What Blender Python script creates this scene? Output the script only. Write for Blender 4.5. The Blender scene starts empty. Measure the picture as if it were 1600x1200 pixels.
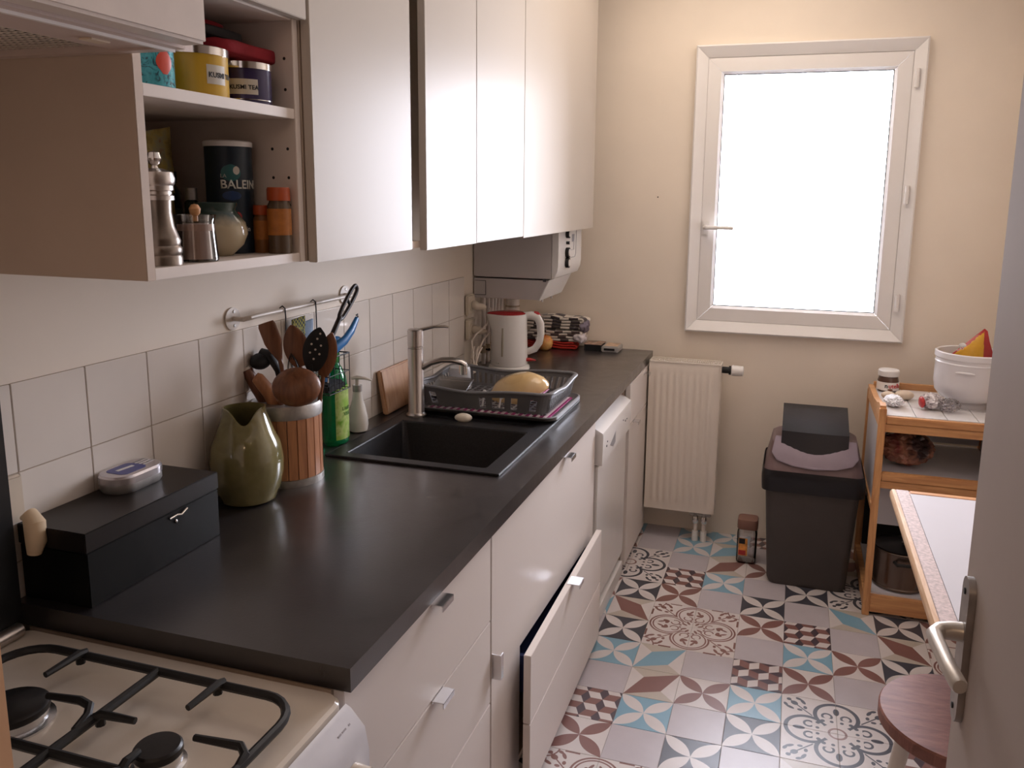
import bpy, bmesh, math, random
from mathutils import Vector, Matrix, noise
random.seed(7)
SC = bpy.context.scene
COL = SC.collection
PI = math.pi

# ------------------------------------------------------------------ camera
YAW, PITCH, ROLL, FPX = -0.3029, 0.1794, 0.0119, 1298.36
cam_d = bpy.data.cameras.new('camera'); cam = bpy.data.objects.new('camera', cam_d); COL.objects.link(cam)
_f = Vector((math.sin(YAW)*math.cos(PITCH), math.cos(YAW)*math.cos(PITCH), -math.sin(PITCH)))
_r = Vector((math.cos(YAW), -math.sin(YAW), 0)); _u = _r.cross(_f)
_r2 = _r*math.cos(ROLL)+_u*math.sin(ROLL); _u2 = _u*math.cos(ROLL)-_r*math.sin(ROLL)
m = Matrix((_r2, _u2, -_f)).transposed().to_4x4(); m.translation = Vector((1.2031, -0.9654, 1.4838))
cam.matrix_world = m
cam_d.sensor_width = 36; cam_d.lens = FPX/1600*36
cam_d.shift_x = -31.87/1600; cam_d.shift_y = -60.29/1600
cam_d.clip_start = 0.02
SC.camera = cam
# ------------------------------------------------------------------ world, light, exposure
W = bpy.data.worlds.new('overcast_sky'); SC.world = W; W.use_nodes = True
bg = W.node_tree.nodes['Background']; bg.inputs[0].default_value = (0.92, 0.94, 1.07, 1); bg.inputs[1].default_value = 13.0
SC.view_settings.view_transform = 'Standard'; SC.view_settings.look = 'None'
SC.view_settings.exposure = 1.12; SC.view_settings.gamma = 1.0; SC.view_settings.use_curve_mapping = False
def area(name, loc, rot, sx, sy, power, color, portal=False):
    l = bpy.data.lights.new(name, 'AREA'); l.shape = 'RECTANGLE'; l.size = sx; l.size_y = sy; l.energy = power; l.color = color
    o = bpy.data.objects.new(name, l); COL.objects.link(o); o.location = loc; o.rotation_euler = rot
    if portal: l.cycles.is_portal = True
    return o
area('window_portal', (1.205, 2.74, 1.5), (-PI/2, 0, 0), 0.8, 1.15, 1, (1, 1, 1), True)
area('hall_ceiling_light', (1.3, -1.9, 2.38), (0, 0, 0), 0.5, 0.5, 3, (1.0, 0.66, 0.42))
area('added_ceiling_fill', (0.95, 1.95, 2.44), (0, 0, 0), 0.9, 0.9, 3.8, (1.0, 0.84, 0.70))  # added unseen fill that brightens the window wall, no real fixture
H = 0.81      # worktop height
YW = 2.6524   # window wall
# ------------------------------------------------------------------ node helpers
def new_mat(name):
    m = bpy.data.materials.new(name); m.use_nodes = True
    nt = m.node_tree; b = nt.nodes['Principled BSDF']
    return m, nt, b
class F:                                    # tiny expression builder over Math nodes
    nt = None
    def __init__(s, v): s.v = v
    @staticmethod
    def op(o, *a, clamp=False):
        n = F.nt.nodes.new('ShaderNodeMath'); n.operation = o; n.use_clamp = clamp
        for i, x in enumerate(a):
            x = x.v if isinstance(x, F) else x
            if isinstance(x, (int, float)): n.inputs[i].default_value = x
            else: F.nt.links.new(x, n.inputs[i])
        return F(n.outputs[0])
    def __add__(s, o): return F.op('ADD', s, o)
    __radd__ = __add__
    def __sub__(s, o): return F.op('SUBTRACT', s, o)
    def __rsub__(s, o): return F.op('SUBTRACT', o, s)
    def __mul__(s, o): return F.op('MULTIPLY', s, o)
    __rmul__ = __mul__
    def __truediv__(s, o): return F.op('DIVIDE', s, o)
    def __lt__(s, o): return F.op('LESS_THAN', s, o)
    def __gt__(s, o): return F.op('GREATER_THAN', s, o)
    def abs(s): return F.op('ABSOLUTE', s)
    def sqrt(s): return F.op('SQRT', s)
    def frac(s): return F.op('FRACT', s)
    def floor(s): return F.op('FLOOR', s)
    def max(s, o): return F.op('MAXIMUM', s, o)
    def min(s, o): return F.op('MINIMUM', s, o)
def mixc(nt, fac, a, b):
    n = nt.nodes.new('ShaderNodeMix'); n.data_type = 'RGBA'
    for sock, x in ((n.inputs[0], fac), (n.inputs[6], a), (n.inputs[7], b)):
        x = x.v if isinstance(x, F) else x
        if isinstance(x, tuple): sock.default_value = x if len(x) == 4 else (*x, 1)
        elif isinstance(x, (int, float)): sock.default_value = x
        else: nt.links.new(x, sock)
    return n.outputs[2]
def coords(nt, kind='Object', scale=(1, 1, 1), rot=(0, 0, 0)):
    t = nt.nodes.new('ShaderNodeTexCoord'); mp = nt.nodes.new('ShaderNodeMapping')
    mp.inputs['Scale'].default_value = scale; mp.inputs['Rotation'].default_value = rot
    nt.links.new(t.outputs[kind], mp.inputs[0]); return mp.outputs[0]
def noise_tex(nt, vec, scale, detail=4, rough=0.55, dist=0):
    n = nt.nodes.new('ShaderNodeTexNoise'); n.inputs['Scale'].default_value = scale; n.inputs['Detail'].default_value = detail
    n.inputs['Roughness'].default_value = rough; n.inputs['Distortion'].default_value = dist
    nt.links.new(vec, n.inputs['Vector']); return n.outputs['Fac']
def ramp(nt, fac, stops):
    n = nt.nodes.new('ShaderNodeValToRGB'); e = n.color_ramp.elements
    while len(e) < len(stops): e.new(0.5)
    for k, (p, c) in enumerate(stops): e[k].position = p; e[k].color = (*c, 1)
    nt.links.new(fac, n.inputs[0]); return n.outputs[0]
def bump(nt, b, fac, strength=0.2, dist=0.002):
    n = nt.nodes.new('ShaderNodeBump'); n.inputs['Strength'].default_value = strength; n.inputs['Distance'].default_value = dist
    nt.links.new(fac, n.inputs['Height']); nt.links.new(n.outputs[0], b.inputs['Normal'])
def mat(name, c, rough=0.5, metal=0, spec=0.5, var=0.06, nscale=12, bmp=0.0, bscale=80, trans=0, coat=0, stretch=(1, 1, 1), ior=1.45, sheen=0):
    """general material: base colour with a little noise variation and an optional fine bump"""
    m, nt, b = new_mat(name)
    b.inputs['Roughness'].default_value = rough; b.inputs['Metallic'].default_value = metal
    b.inputs['Specular IOR Level'].default_value = spec; b.inputs['Transmission Weight'].default_value = trans
    b.inputs['Coat Weight'].default_value = coat; b.inputs['Coat Roughness'].default_value = 0.08; b.inputs['IOR'].default_value = ior
    b.inputs['Sheen Weight'].default_value = sheen
    v = coords(nt, 'Object', stretch)
    f = noise_tex(nt, v, nscale)
    lo = tuple(x*(1-var) for x in c); hi = tuple(min(1, x*(1+var)) for x in c)
    nt.links.new(ramp(nt, f, [(0.3, lo), (0.7, hi)]), b.inputs['Base Color'])
    if bmp: bump(nt, b, noise_tex(nt, v, bscale, 6), bmp)
    return m
def wood(name, c1, c2, axis=2, scale=8, rough=0.45, coat=0.1):
    m, nt, b = new_mat(name)
    s = [scale*2.5]*3; s[axis] = scale*0.22
    f = noise_tex(nt, coords(nt, 'Object', tuple(s)), 3.0, 8, 0.62, 0.8)
    nt.links.new(ramp(nt, f, [(0.3, c1), (0.68, c2)]), b.inputs['Base Color'])
    b.inputs['Roughness'].default_value = rough; b.inputs['Coat Weight'].default_value = coat; b.inputs['Coat Roughness'].default_value = .2
    bump(nt, b, f, 0.12, 0.001); return m
def thin_glass(name, tint=(1, 1, 1), refl=0.1, rough=0.02):
    m, nt, b = new_mat(name); nt.nodes.remove(b); out = nt.nodes['Material Output']
    t = nt.nodes.new('ShaderNodeBsdfTransparent'); t.inputs[0].default_value = (*tint, 1)
    g = nt.nodes.new('ShaderNodeBsdfGlossy'); g.inputs['Roughness'].default_value = rough
    fr = nt.nodes.new('ShaderNodeFresnel'); fr.inputs[0].default_value = 1.45
    F.nt = nt; fac = F(fr.outputs[0])*1.0+refl*0.3
    mx = nt.nodes.new('ShaderNodeMixShader'); nt.links.new(fac.v, mx.inputs[0]); nt.links.new(t.outputs[0], mx.inputs[1]); nt.links.new(g.outputs[0], mx.inputs[2])
    nt.links.new(mx.outputs[0], out.inputs[0]); return m

# ------------------------------------------------------------------ mesh builder
class MB:
    def __init__(s): s.b = bmesh.new(); s.uv = None
    def box(s, x0, x1, y0, y1, z0, z1, bev=0):
        vs = [s.b.verts.new((x, y, z)) for z in (z0, z1) for x, y in ((x0, y0), (x1, y0), (x1, y1), (x0, y1))]
        fs = [s.b.faces.new([vs[i] for i in q]) for q in ((0, 3, 2, 1), (4, 5, 6, 7), (0, 1, 5, 4), (1, 2, 6, 5), (2, 3, 7, 6), (3, 0, 4, 7))]
        if bev:
            es = list({e for f in fs for e in f.edges})
            bmesh.ops.bevel(s.b, geom=es, offset=bev, segments=2, affect='EDGES', clamp_overlap=True)
        return s
    def obox(s, c, ax, ay, az, hx, hy, hz, bev=0):
        """oriented box about centre c with unit axes"""
        c, ax, ay, az = map(Vector, (c, ax, ay, az))
        vs = [s.b.verts.new(c+ax*hx*i+ay*hy*j+az*hz*k) for k in (-1, 1) for i, j in ((-1, -1), (1, -1), (1, 1), (-1, 1))]
        fs = [s.b.faces.new([vs[i] for i in q]) for q in ((0, 3, 2, 1), (4, 5, 6, 7), (0, 1, 5, 4), (1, 2, 6, 5), (2, 3, 7, 6), (3, 0, 4, 7))]
        if bev: bmesh.ops.bevel(s.b, geom=list({e for f in fs for e in f.edges}), offset=bev, segments=2, affect='EDGES')
        return s
    def loft(s, rings, closed=True, cap=True, loop=False):
        R = [[s.b.verts.new(p) for p in r] for r in rings]; n = len(R[0])
        prs = list(zip(R, R[1:])) + ([(R[-1], R[0])] if loop else [])
        for a, b in prs:
            for i in range(n if closed else n-1):
                j = (i+1) % n
                try: s.b.faces.new((a[i], a[j], b[j], b[i]))
                except ValueError: pass
        if cap and closed and not loop:
            for r in (R[0], R[-1]):
                try: s.b.faces.new(r)
                except ValueError: pass
        return s
    def tube(s, pts, r, n=8, loop=False, flat=1.0):
        pts = [Vector(p) for p in pts]; rings = []; L = len(pts)
        rr = r if isinstance(r, (list, tuple)) else [r]*L
        up = None
        for i, p in enumerate(pts):
            a = pts[(i-1) % L] if (i or loop) else p; c = pts[(i+1) % L] if (i < L-1 or loop) else p
            d = (c-a).normalized()
            if up is None:
                up = Vector((0, 0, 1)) if abs(d.z) < 0.9 else Vector((1, 0, 0))
            sd = d.cross(up).normalized(); up = sd.cross(d).normalized()
            rings.append([p+(sd*math.cos(t)+up*math.sin(t)*flat)*rr[i] for t in [2*PI*k/n for k in range(n)]])
        return s.loft(rings, True, True, loop)
    def cyl(s, p0, p1, r0, r1=None, n=24):
        return s.tube([p0, p1], [r0, r0 if r1 is None else r1], n)
    def lathe(s, cx, cy, z0, prof, n=32, sx=1, sy=1, axis=None):
        rings = []
        for r, z in prof:
            r = max(r, 1e-4)
            rings.append([Vector((cx+r*sx*math.cos(t), cy+r*sy*math.sin(t), z0+z)) for t in [2*PI*k/n for k in range(n)]])
        return s.loft(rings)
    def prism(s, poly, a0, a1, plane='xy'):
        def P(u, v, w): return {'xy': (u, v, w), 'yz': (w, u, v), 'xz': (u, w, v)}[plane]
        return s.loft([[P(u, v, a0) for u, v in poly], [P(u, v, a1) for u, v in poly]])
    def blob(s, c, r, sub=3, amp=0.0, freq=20, seed=0, sharp=False):
        res = bmesh.ops.create_icosphere(s.b, subdivisions=sub, radius=1)
        for v in res['verts']:
            d = v.co.normalized(); p = Vector((d.x*r[0], d.y*r[1], d.z*r[2]))
            k = noise.noise(p*freq+Vector((seed, seed*2, 0)))
            if sharp: k = abs(k)*2-0.6
            v.co = Vector(c)+p*(1+amp*k)
        return s
    def build(s, name, mt, parent=None, bev=0, smooth=True, label=None, kind=None, angle=35):
        b = s.b
        if bev: bmesh.ops.bevel(b, geom=[e for e in b.edges if len(e.link_faces) == 2 and e.calc_face_angle(0) > 0.6], offset=bev, segments=2, affect='EDGES', clamp_overlap=True)
        bmesh.ops.recalc_face_normals(b, faces=b.faces[:])
        me = bpy.data.meshes.new(name)
        off = Vector((0, 0, 0)); p = parent
        while p is not None: off += p.location; p = p.parent
        for v in b.verts: v.co -= off
        b.to_mesh(me); b.free()
        for x in (mt if isinstance(mt, (list, tuple)) else [mt]): me.materials.append(x)
        if smooth:
            me.polygons.foreach_set('use_smooth', [True]*len(me.polygons)); me.set_sharp_from_angle(angle=math.radians(angle))
        o = bpy.data.objects.new(name, me); COL.objects.link(o); o.parent = parent
        if label: o['label'] = label
        if kind: o['kind'] = kind
        return o
def thing(name, label, cat, loc, group=None, kind=None):
    o = bpy.data.objects.new(name, None); COL.objects.link(o); o.location = loc; o.empty_display_size = 0.05
    o['label'] = label; o['category'] = cat
    if group: o['group'] = group
    if kind: o['kind'] = kind
    return o
def struct(o): o['kind'] = 'structure'; return o
def tag(o, label, cat, group=None):
    o['label'] = label; o['category'] = cat
    if group: o['group'] = group
    return o
def text(s, size, mt, parent, org, xd, yd, name='lettering', wrap=None, depth=0.0004, align='LEFT', bold=0.0, xs=1.0):
    """flat lettering; wrap=(cx,cy,r,angle0) bends it round a vertical cylinder"""
    cu = bpy.data.curves.new('t', 'FONT'); cu.body = s; cu.size = size; cu.align_x = align; cu.offset = bold; cu.resolution_u = 3
    o = bpy.data.objects.new('t', cu); COL.objects.link(o)
    bpy.context.view_layer.update()
    me = bpy.data.meshes.new_from_object(o.evaluated_get(bpy.context.evaluated_depsgraph_get()))
    bpy.data.objects.remove(o); bpy.data.curves.remove(cu)
    off = Vector((0, 0, 0)); p = parent
    while p is not None: off += p.location; p = p.parent
    b = bmesh.new(); b.from_mesh(me)
    org, xd, yd = Vector(org), Vector(xd).normalized(), Vector(yd).normalized(); nd = xd.cross(yd)
    ext = bmesh.ops.extrude_face_region(b, geom=b.faces[:])
    for g in ext['geom']:
        if isinstance(g, bmesh.types.BMVert): g.co.z += depth
    for v in b.verts:
        x, y, z = v.co; x *= xs
        if wrap:
            cx, cy, r, a0 = wrap; a = a0+x/r
            v.co = Vector((cx+(r+z)*math.cos(a), cy+(r+z)*math.sin(a), org.z+y))
        else: v.co = org+xd*x+yd*y+nd*z
        v.co -= off
    bmesh.ops.recalc_face_normals(b, faces=b.faces[:])
    b.to_mesh(me); b.free(); me.materials.clear(); me.materials.append(mt)
    o = bpy.data.objects.new(name, me); COL.objects.link(o); o.parent = parent; return o

# ------------------------------------------------------------------ materials
M = {}
M['wall'] = mat('cream_painted_wall', (0.87, 0.77, 0.655), 0.6, var=0.03, nscale=3, bmp=0.08, bscale=60)
M['ceil'] = mat('ceiling_paint', (0.88, 0.85, 0.80), 0.8, var=0.02)
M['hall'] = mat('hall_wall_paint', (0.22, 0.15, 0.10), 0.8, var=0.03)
M['frontwall'] = mat('front_wall_paint', (0.70, 0.55, 0.42), 0.7, var=0.03)
M['jamb'] = mat('orange_tan_jamb_paint', (0.85, 0.52, 0.30), 0.5, var=0.04)
M['tile'] = mat('glazed_wall_tile', (0.82, 0.75, 0.68), 0.10, var=0.03, nscale=5, bmp=0.03, bscale=14)
M['grout'] = mat('tile_grout', (0.42, 0.33, 0.25), 0.9, var=0.1, nscale=30)
M['fgrout'] = mat('floor_joint', (0.35, 0.31, 0.29), 0.9)
M['pvc'] = mat('white_pvc_frame', (0.86, 0.83, 0.81), 0.3, var=0.01)
M['gasket'] = mat('dark_rubber_gasket', (0.06, 0.06, 0.07), 0.6)
M['white'] = mat('white_plastic', (0.82, 0.79, 0.76), 0.3, var=0.02)
M['enamel'] = mat('white_enamel', (0.70, 0.62, 0.53), 0.18, var=0.03)
M['cab'] = mat('satin_cream_lacquer', (0.76, 0.69, 0.645), 0.40, spec=.22, var=0.01, nscale=2)
M['cabup'] = mat('beige_lacquer_toned_down', (0.55, 0.49, 0.425), 0.36, spec=.2, var=0.01, nscale=2)  # same door paint, yellower and darkened to offset strong light on upper doors
M['cabside'] = mat('shade_toned_cream_melamine', (0.58, 0.46, 0.37), 0.55, var=0.02)  # cabinet side colour darkened to stand in for shade
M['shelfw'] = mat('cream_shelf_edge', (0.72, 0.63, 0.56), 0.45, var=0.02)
M['black'] = mat('black_gloss', (0.012, 0.012, 0.013), 0.3, var=0.1)
M['blackm'] = mat('matt_black', (0.012, 0.012, 0.013), 0.6, var=0.1)
M['steel'] = mat('brushed_steel', (0.55, 0.50, 0.47), 0.32, 1, var=0.06, nscale=40, stretch=(1, 1, 0.1))
M['chrome'] = mat('polished_metal', (0.72, 0.70, 0.68), 0.15, 1, var=0.02)
M['alu'] = mat('aluminium_pull', (0.78, 0.78, 0.80), 0.25, 1, var=0.02)
M['galv'] = mat('grey_galvanised_metal', (0.40, 0.38, 0.36), 0.5, 0.8, var=0.3, nscale=25)
M['pale'] = mat('painted_rail_white', (0.72, 0.64, 0.56), 0.35, var=0.05)
M['pine'] = wood('varnished_pine', (0.50, 0.22, 0.085), (0.78, 0.42, 0.18), 0)
M['pinev'] = wood('varnished_pine_upright', (0.50, 0.22, 0.085), (0.78, 0.42, 0.18), 2)
M['slat'] = wood('bamboo_slat', (0.34, 0.14, 0.07), (0.60, 0.28, 0.13), 2)
M['dwood'] = wood('dark_cooking_wood', (0.10, 0.035, 0.018), (0.24, 0.09, 0.045), 2, rough=0.4)
M['mwood'] = wood('mid_brown_wood', (0.13, 0.045, 0.02), (0.27, 0.105, 0.045), 2, rough=0.4)
M['board'] = wood('beech_board', (0.52, 0.27, 0.14), (0.68, 0.40, 0.22), 2)
M['laminate'] = mat('white_laminate', (0.66, 0.65, 0.70), 0.3, var=0.01)
M['greyp'] = mat('grey_plastic_rack', (0.15, 0.145, 0.15), 0.4, var=0.04)
M['red'] = mat('red_plastic', (0.45, 0.03, 0.03), 0.35, var=0.08)
M['kred'] = mat('kettle_red', (0.42, 0.02, 0.025), 0.25)

def stone_top():
    m, nt, b = new_mat('charcoal_slate_laminate')
    v = coords(nt)
    f = noise_tex(nt, v, 9, 10, 0.7, 0.6); g = noise_tex(nt, v, 160, 4, 0.6)
    nt.links.new(ramp(nt, f, [(0.3, (0.018, 0.015, 0.016)), (0.72, (0.036, 0.030, 0.031))]), b.inputs['Base Color'])
    nt.links.new(ramp(nt, f, [(0.3, (0.27,)*3), (0.7, (0.40,)*3)]), b.inputs['Roughness']); b.inputs['Specular IOR Level'].default_value = .7; b.inputs['Coat Weight'].default_value = .7; b.inputs['Coat Roughness'].default_value = .22
    F.nt = nt; bump(nt, b, (F(f)*0.7+F(g)*0.3).v, 0.25, 0.002); return m
M['stone'] = stone_top()
M['sink'] = mat('black_composite_sink', (0.014, 0.013, 0.015), 0.42, var=0.4, nscale=220, bmp=0.08, bscale=300)
def stool_wood():
    m, nt, b = new_mat('worn_red_brown_wood')
    f = noise_tex(nt, coords(nt, 'Object', (3, 14, 3)), 4, 8, 0.65, 0.6); g = noise_tex(nt, coords(nt, 'Object', (4, 40, 4)), 6, 8, 0.75)
    c = ramp(nt, f, [(0.3, (0.15, 0.050, 0.035)), (0.7, (0.33, 0.135, 0.095))])
    F.nt = nt
    nt.links.new(mixc(nt, F(g) > 0.76, c, (0.45, 0.30, 0.24)), b.inputs['Base Color'])
    b.inputs['Roughness'].default_value = 0.5; bump(nt, b, g, 0.3, 0.001); return m
M['stool'] = stool_wood()

# floor tile patterns (uv 0..1 on each tile)
CREAM, PLAIN, SLATE, BRICK, SKY = (0.67, 0.615, 0.60), (0.52, 0.475, 0.505), (0.065, 0.066, 0.085), (0.24, 0.115, 0.10), (0.22, 0.40, 0.52)
def tile_mat(kind):
    m, nt, b = new_mat('cement_pattern_'+kind); F.nt = nt
    b.inputs['Roughness'].default_value = 0.33
    t = nt.nodes.new('ShaderNodeTexCoord'); sp = nt.nodes.new('ShaderNodeSeparateXYZ'); nt.links.new(t.outputs['UV'], sp.inputs[0])
    u, v = F(sp.outputs[0]), F(sp.outputs[1])
    def disc(cx, cy, rx, ry=None, rot=0):
        ry = ry or rx; x, y = a-cx, c-cy
        if rot: cs, sn = math.cos(rot), math.sin(rot); x, y = x*cs+y*sn, y*cs-x*sn
        x, y = x/rx, y/ry; return (x*x+y*y) < 1
    def ring(cx, cy, r, w):
        x, y = a-cx, c-cy; return ((x*x+y*y).sqrt()-r).abs() < w
    if kind == 'plain': col = mixc(nt, 0, PLAIN, PLAIN)
    elif kind.startswith('petal'):
        a, c = (u-.5).abs(), (v-.5).abs()
        s, w = (a+c)*0.7071, ((a-c)*0.7071).abs(); k = (s-.3535)/.3535
        inside = w < (1-k*k)*0.135
        fg, bgc = {'petalsky': (CREAM, SKY), 'petalslate': (CREAM, SLATE), 'petalbrick': (BRICK, CREAM)}[kind]
        col = mixc(nt, inside, bgc, fg)
    elif kind.startswith('diam'):
        p, w = ((u+v-1)*0.7071).abs(), ((u-v)*0.7071)
        inside = w.abs() < (1-p/.7071)*0.285
        fac = ((w > 0)*((u-v) > 0)); fac2 = (u+v-1) > 0
        bgc = mixc(nt, F.op('ABSOLUTE', (w > 0)-fac2), CREAM, (0.52, 0.46, 0.40))
        col = mixc(nt, inside, bgc, SKY if kind == 'diamsky' else BRICK)
    elif kind == 'cubes':
        aa, ww, PP = 0.095, 0.2383, 0.40; pitch = aa+ww
        k = (u/pitch).floor(); xl = u-k*pitch; yp = ((1-v+k*(PP/2)+0.07)/PP).frac()
        zig = yp.min(1-yp)*(2*aa); top = yp < 0.5
        incol = (xl > zig)*(xl < zig+ww)
        col = mixc(nt, incol, (0.085, 0.060, 0.075), mixc(nt, top, BRICK, CREAM))
    else:                                    # quarter of a four-tile medallion, centre at uv (0,0)
        a, c = u.max(v), u.min(v)
        ink = SLATE if kind == 'medslate' else BRICK
        outside = (a+c) > 0.40
        if kind == 'medslate':
            sh = [ring(.53, 0, .385, .038)*outside, disc(.68, 0, .11, .055), ring(.50, .17, .085, .022)*(a > .44), disc(.35, .09, .035),
                  disc(.30, .30, .055), disc(.235, .255, .04), disc(.34, .25, .04)]
        else:
            sh = [ring(.53, 0, .42, .020)*outside, ring(.53, 0, .355, .016)*((a+c) > .36), disc(.60, .15, .08, .045, .3), disc(.70, .09, .09, .028, -.45), disc(.58, .10, .045, .07, .2),
                  ring(.39, .13, .095, .015)*((a < .44).max(c < .12)), disc(.18, .10, .075, .030, .5), disc(.27, .05, .03)]
        sh += [((a-c).abs() < .020)*(a > .44)*(a < .86), disc(.76, .76, .075, .060, .785), disc(.86, .86, .045), disc(.84, .60, .085, .035, .5), disc(.92, .68, .06, .035, 1.1), disc(.66, .56, .05, .035, .1)]
        if kind == 'medbrick': sh += [ring(1.0, 1.0, .27, .016)*(a < 1), (a > .955)*(c > .35)*(c < .62)]
        tot = sh[0]
        for x in sh[1:]: tot = tot.max(x)
        col = mixc(nt, tot, CREAM, ink)
        if kind == 'medslate': col = mixc(nt, ring(0, 0, .15, .022), col, (0.26, 0.14, 0.12))
    w = noise_tex(nt, coords(nt, 'Object'), 9, 6, .6)
    hsv = nt.nodes.new('ShaderNodeHueSaturation'); nt.links.new(col, hsv.inputs['Color'])
    nt.links.new((F(w)*0.24+0.88).v, hsv.inputs['Value']); nt.links.new(hsv.outputs[0], b.inputs['Base Color'])
    return m

# ================================================================== SETTING
XR = 1.994
fl = MB().box(-0.1, XR+0.1, -0.56, YW+0.1, -0.08, -0.0015).build('floor', M['fgrout']); struct(fl)
GX, GY, Q = 1.2532, 1.4598, 0.1534
TM = {}
def tmesh(kind, fu, fv, rot, w, d):
    key = (kind, fu, fv, rot, round(w, 3), round(d, 3))
    if key in TM: return TM[key]
    b = bmesh.new(); g = 0.0006
    z0, z1 = -0.0065, 0.0
    R = [[b.verts.new(p) for p in ((g, g, z0), (w-g, g, z0), (w-g, d-g, z0), (g, d-g, z0))],
         [b.verts.new(p) for p in ((g, g, z1-.0004), (w-g, g, z1-.0004), (w-g, d-g, z1-.0004), (g, d-g, z1-.0004))],
         [b.verts.new(p) for p in ((2*g, 2*g, z1), (w-2*g, 2*g, z1), (w-2*g, d-2*g, z1), (2*g, d-2*g, z1))]]
    for p, q in zip(R, R[1:]):
        for i in range(4): b.faces.new((p[i], p[(i+1) % 4], q[(i+1) % 4], q[i]))
    b.faces.new(R[-1]); uvl = b.loops.layers.uv.new('UVMap')
    for f in b.faces:
        for l in f.loops:
            x, y = l.vert.co.x/Q, l.vert.co.y/Q
            if rot: x, y = y, 1-x
            if fu: x = 1-x
            if fv: y = 1-y
            l[uvl].uv = (x, y)
    me = bpy.data.meshes.new('floor_tile'); b.to_mesh(me); b.free()
    if kind not in M: M[kind] = tile_mat(kind)
    me.materials.append(M[kind]); TM[key] = me; return me
T = {}
def med(kind, ci, cj):                      # centre at grid corner (ci,cj)
    T[(ci, cj)] = (kind, 0, 0, 0); T[(ci-1, cj)] = (kind, 1, 0, 0); T[(ci, cj-1)] = (kind, 0, 1, 0); T[(ci-1, cj-1)] = (kind, 1, 1, 0)
med('medslate', 1, -1); med('medbrick', 4, 2); med('medbrick', -2, 2); med('medslate', -4, 5); med('medslate', 2, 5); med('medbrick', -3, -4)
P_, PS, PB, PK = 'plain', 'petalslate', 'petalbrick', 'petalsky'
for (i, j), k in {(-1, 0): ('cubes', 0, 0, 1), (0, 0): PB, (1, 0): P_, (2, 0): PS, (0, 1): PK, (1, 1): PB, (2, 1): PS, (0, 2): ('cubes', 1, 0, 0), (1, 2): P_, (2, 2): ('diambrick', 0, 1, 0), (0, 3): P_,
                 (1, 3): ('diamsky', 0, 1, 0), (2, 3): PS, (3, 3): PB, (0, 4): PS, (-1, 1): P_, (-1, 2): PB, (-1, 3): PS, (-1, 4): P_, (-1, 5): PB, (-2, 3): P_, (-2, 4): PK, (-2, 5): 'diambrick',
                 (-2, 6): 'diamsky', (-3, 3): PB, (-3, 4): 'cubes', (-3, 5): P_, (-3, 6): PK, (-4, 1): PS, (-4, 2): ('diambrick', 0, 1, 0), (-4, 3): PS, (-4, 6): P_, (-4, 0): PK, (-4, -1): P_, (-4, -2): 'cubes',
                 (-4, -3): PB, (-3, 0): 'diamsky', (-2, 0): P_, (-3, -1): 'diambrick', (-2, -1): PB, (-1, -1): PK, (-3, -2): PK, (-2, -2): P_, (-1, -2): PS, (-3, -3): P_, (-2, -3): PS, (-1, -3): P_,
                 (0, -3): 'diamsky', (1, -3): PB, (2, -1): P_, (2, -2): 'cubes', (0, 5): P_, (-1, 6): P_, (-5, 0): PB, (-5, 1): P_}.items():
    T[(i, j)] = k if isinstance(k, tuple) else (k, 0, 0, 0)
kinds = [P_, PS, PB, PK, 'cubes', 'diambrick', 'diamsky', P_]
for j in range(-13, 8):
    for i in range(-5, 5):
        x, y = GX+i*Q, GY+j*Q
        w = min(Q, XR-x); d = min(Q, YW-y)
        if w < .01 or d < .01: continue
        k = T.get((i, j)) or (random.choice(kinds), 0, random.randint(0, 1), 0)
        o = bpy.data.objects.new('floor_tile', tmesh(*k, w, d)); COL.objects.link(o); o.location = (x, y, 0); o.parent = fl
struct(MB().box(-0.1, XR+0.1, -0.56, YW+0.1, 2.5, 2.6).build('ceiling', M['ceil']))
wl = struct(MB().box(-0.1, 0, -0.56, YW, 0, 2.5).build('wall_left', M['wall']))
# left wall tiles: three courses
YA, ZT, TP = 0.0331, 1.1728, 0.15
MB().box(0, 0.0035, -0.56, YA+13*TP, 0.78, ZT-0.001).build('grout_bed', M['grout'], wl)
tm = {}
for k in range(-4, 13):
    for r in range(3):
        y0 = max(YA+k*TP, -0.56); y1 = YA+(k+1)*TP; z1 = ZT-r*TP; z0 = max(z1-TP, H-0.02)
        key = (round(y1-y0, 4), round(z1-z0, 4))
        if key not in tm:
            o = MB().box(0, 0.006, 0.0010, y1-y0-0.0010, 0.0010, z1-z0-0.0010, bev=0.0008).build('wall_tile', M['tile'], wl); tm[key] = o.data
        else:
            o = bpy.data.objects.new('wall_tile', tm[key]); COL.objects.link(o); o.parent = wl
        o.location = (0, y0, z0)
struct(MB().box(XR, XR+0.1, -0.56, YW, 0, 2.5).build('wall_right', M['wall']))
# window wall with an opening
x0, x1, z0, z1 = 0.80, 1.61, 0.94, 2.062
wb = MB(); wb.box(-0.1, x0, YW, YW+0.1, 0, 2.5); wb.box(x1, XR+0.1, YW, YW+0.1, 0, 2.5); wb.box(x0, x1, YW, YW+0.1, 0, z0); wb.box(x0, x1, YW, YW+0.1, z1, 2.5)
struct(wb.build('wall_back', M['wall'], smooth=False))
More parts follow.
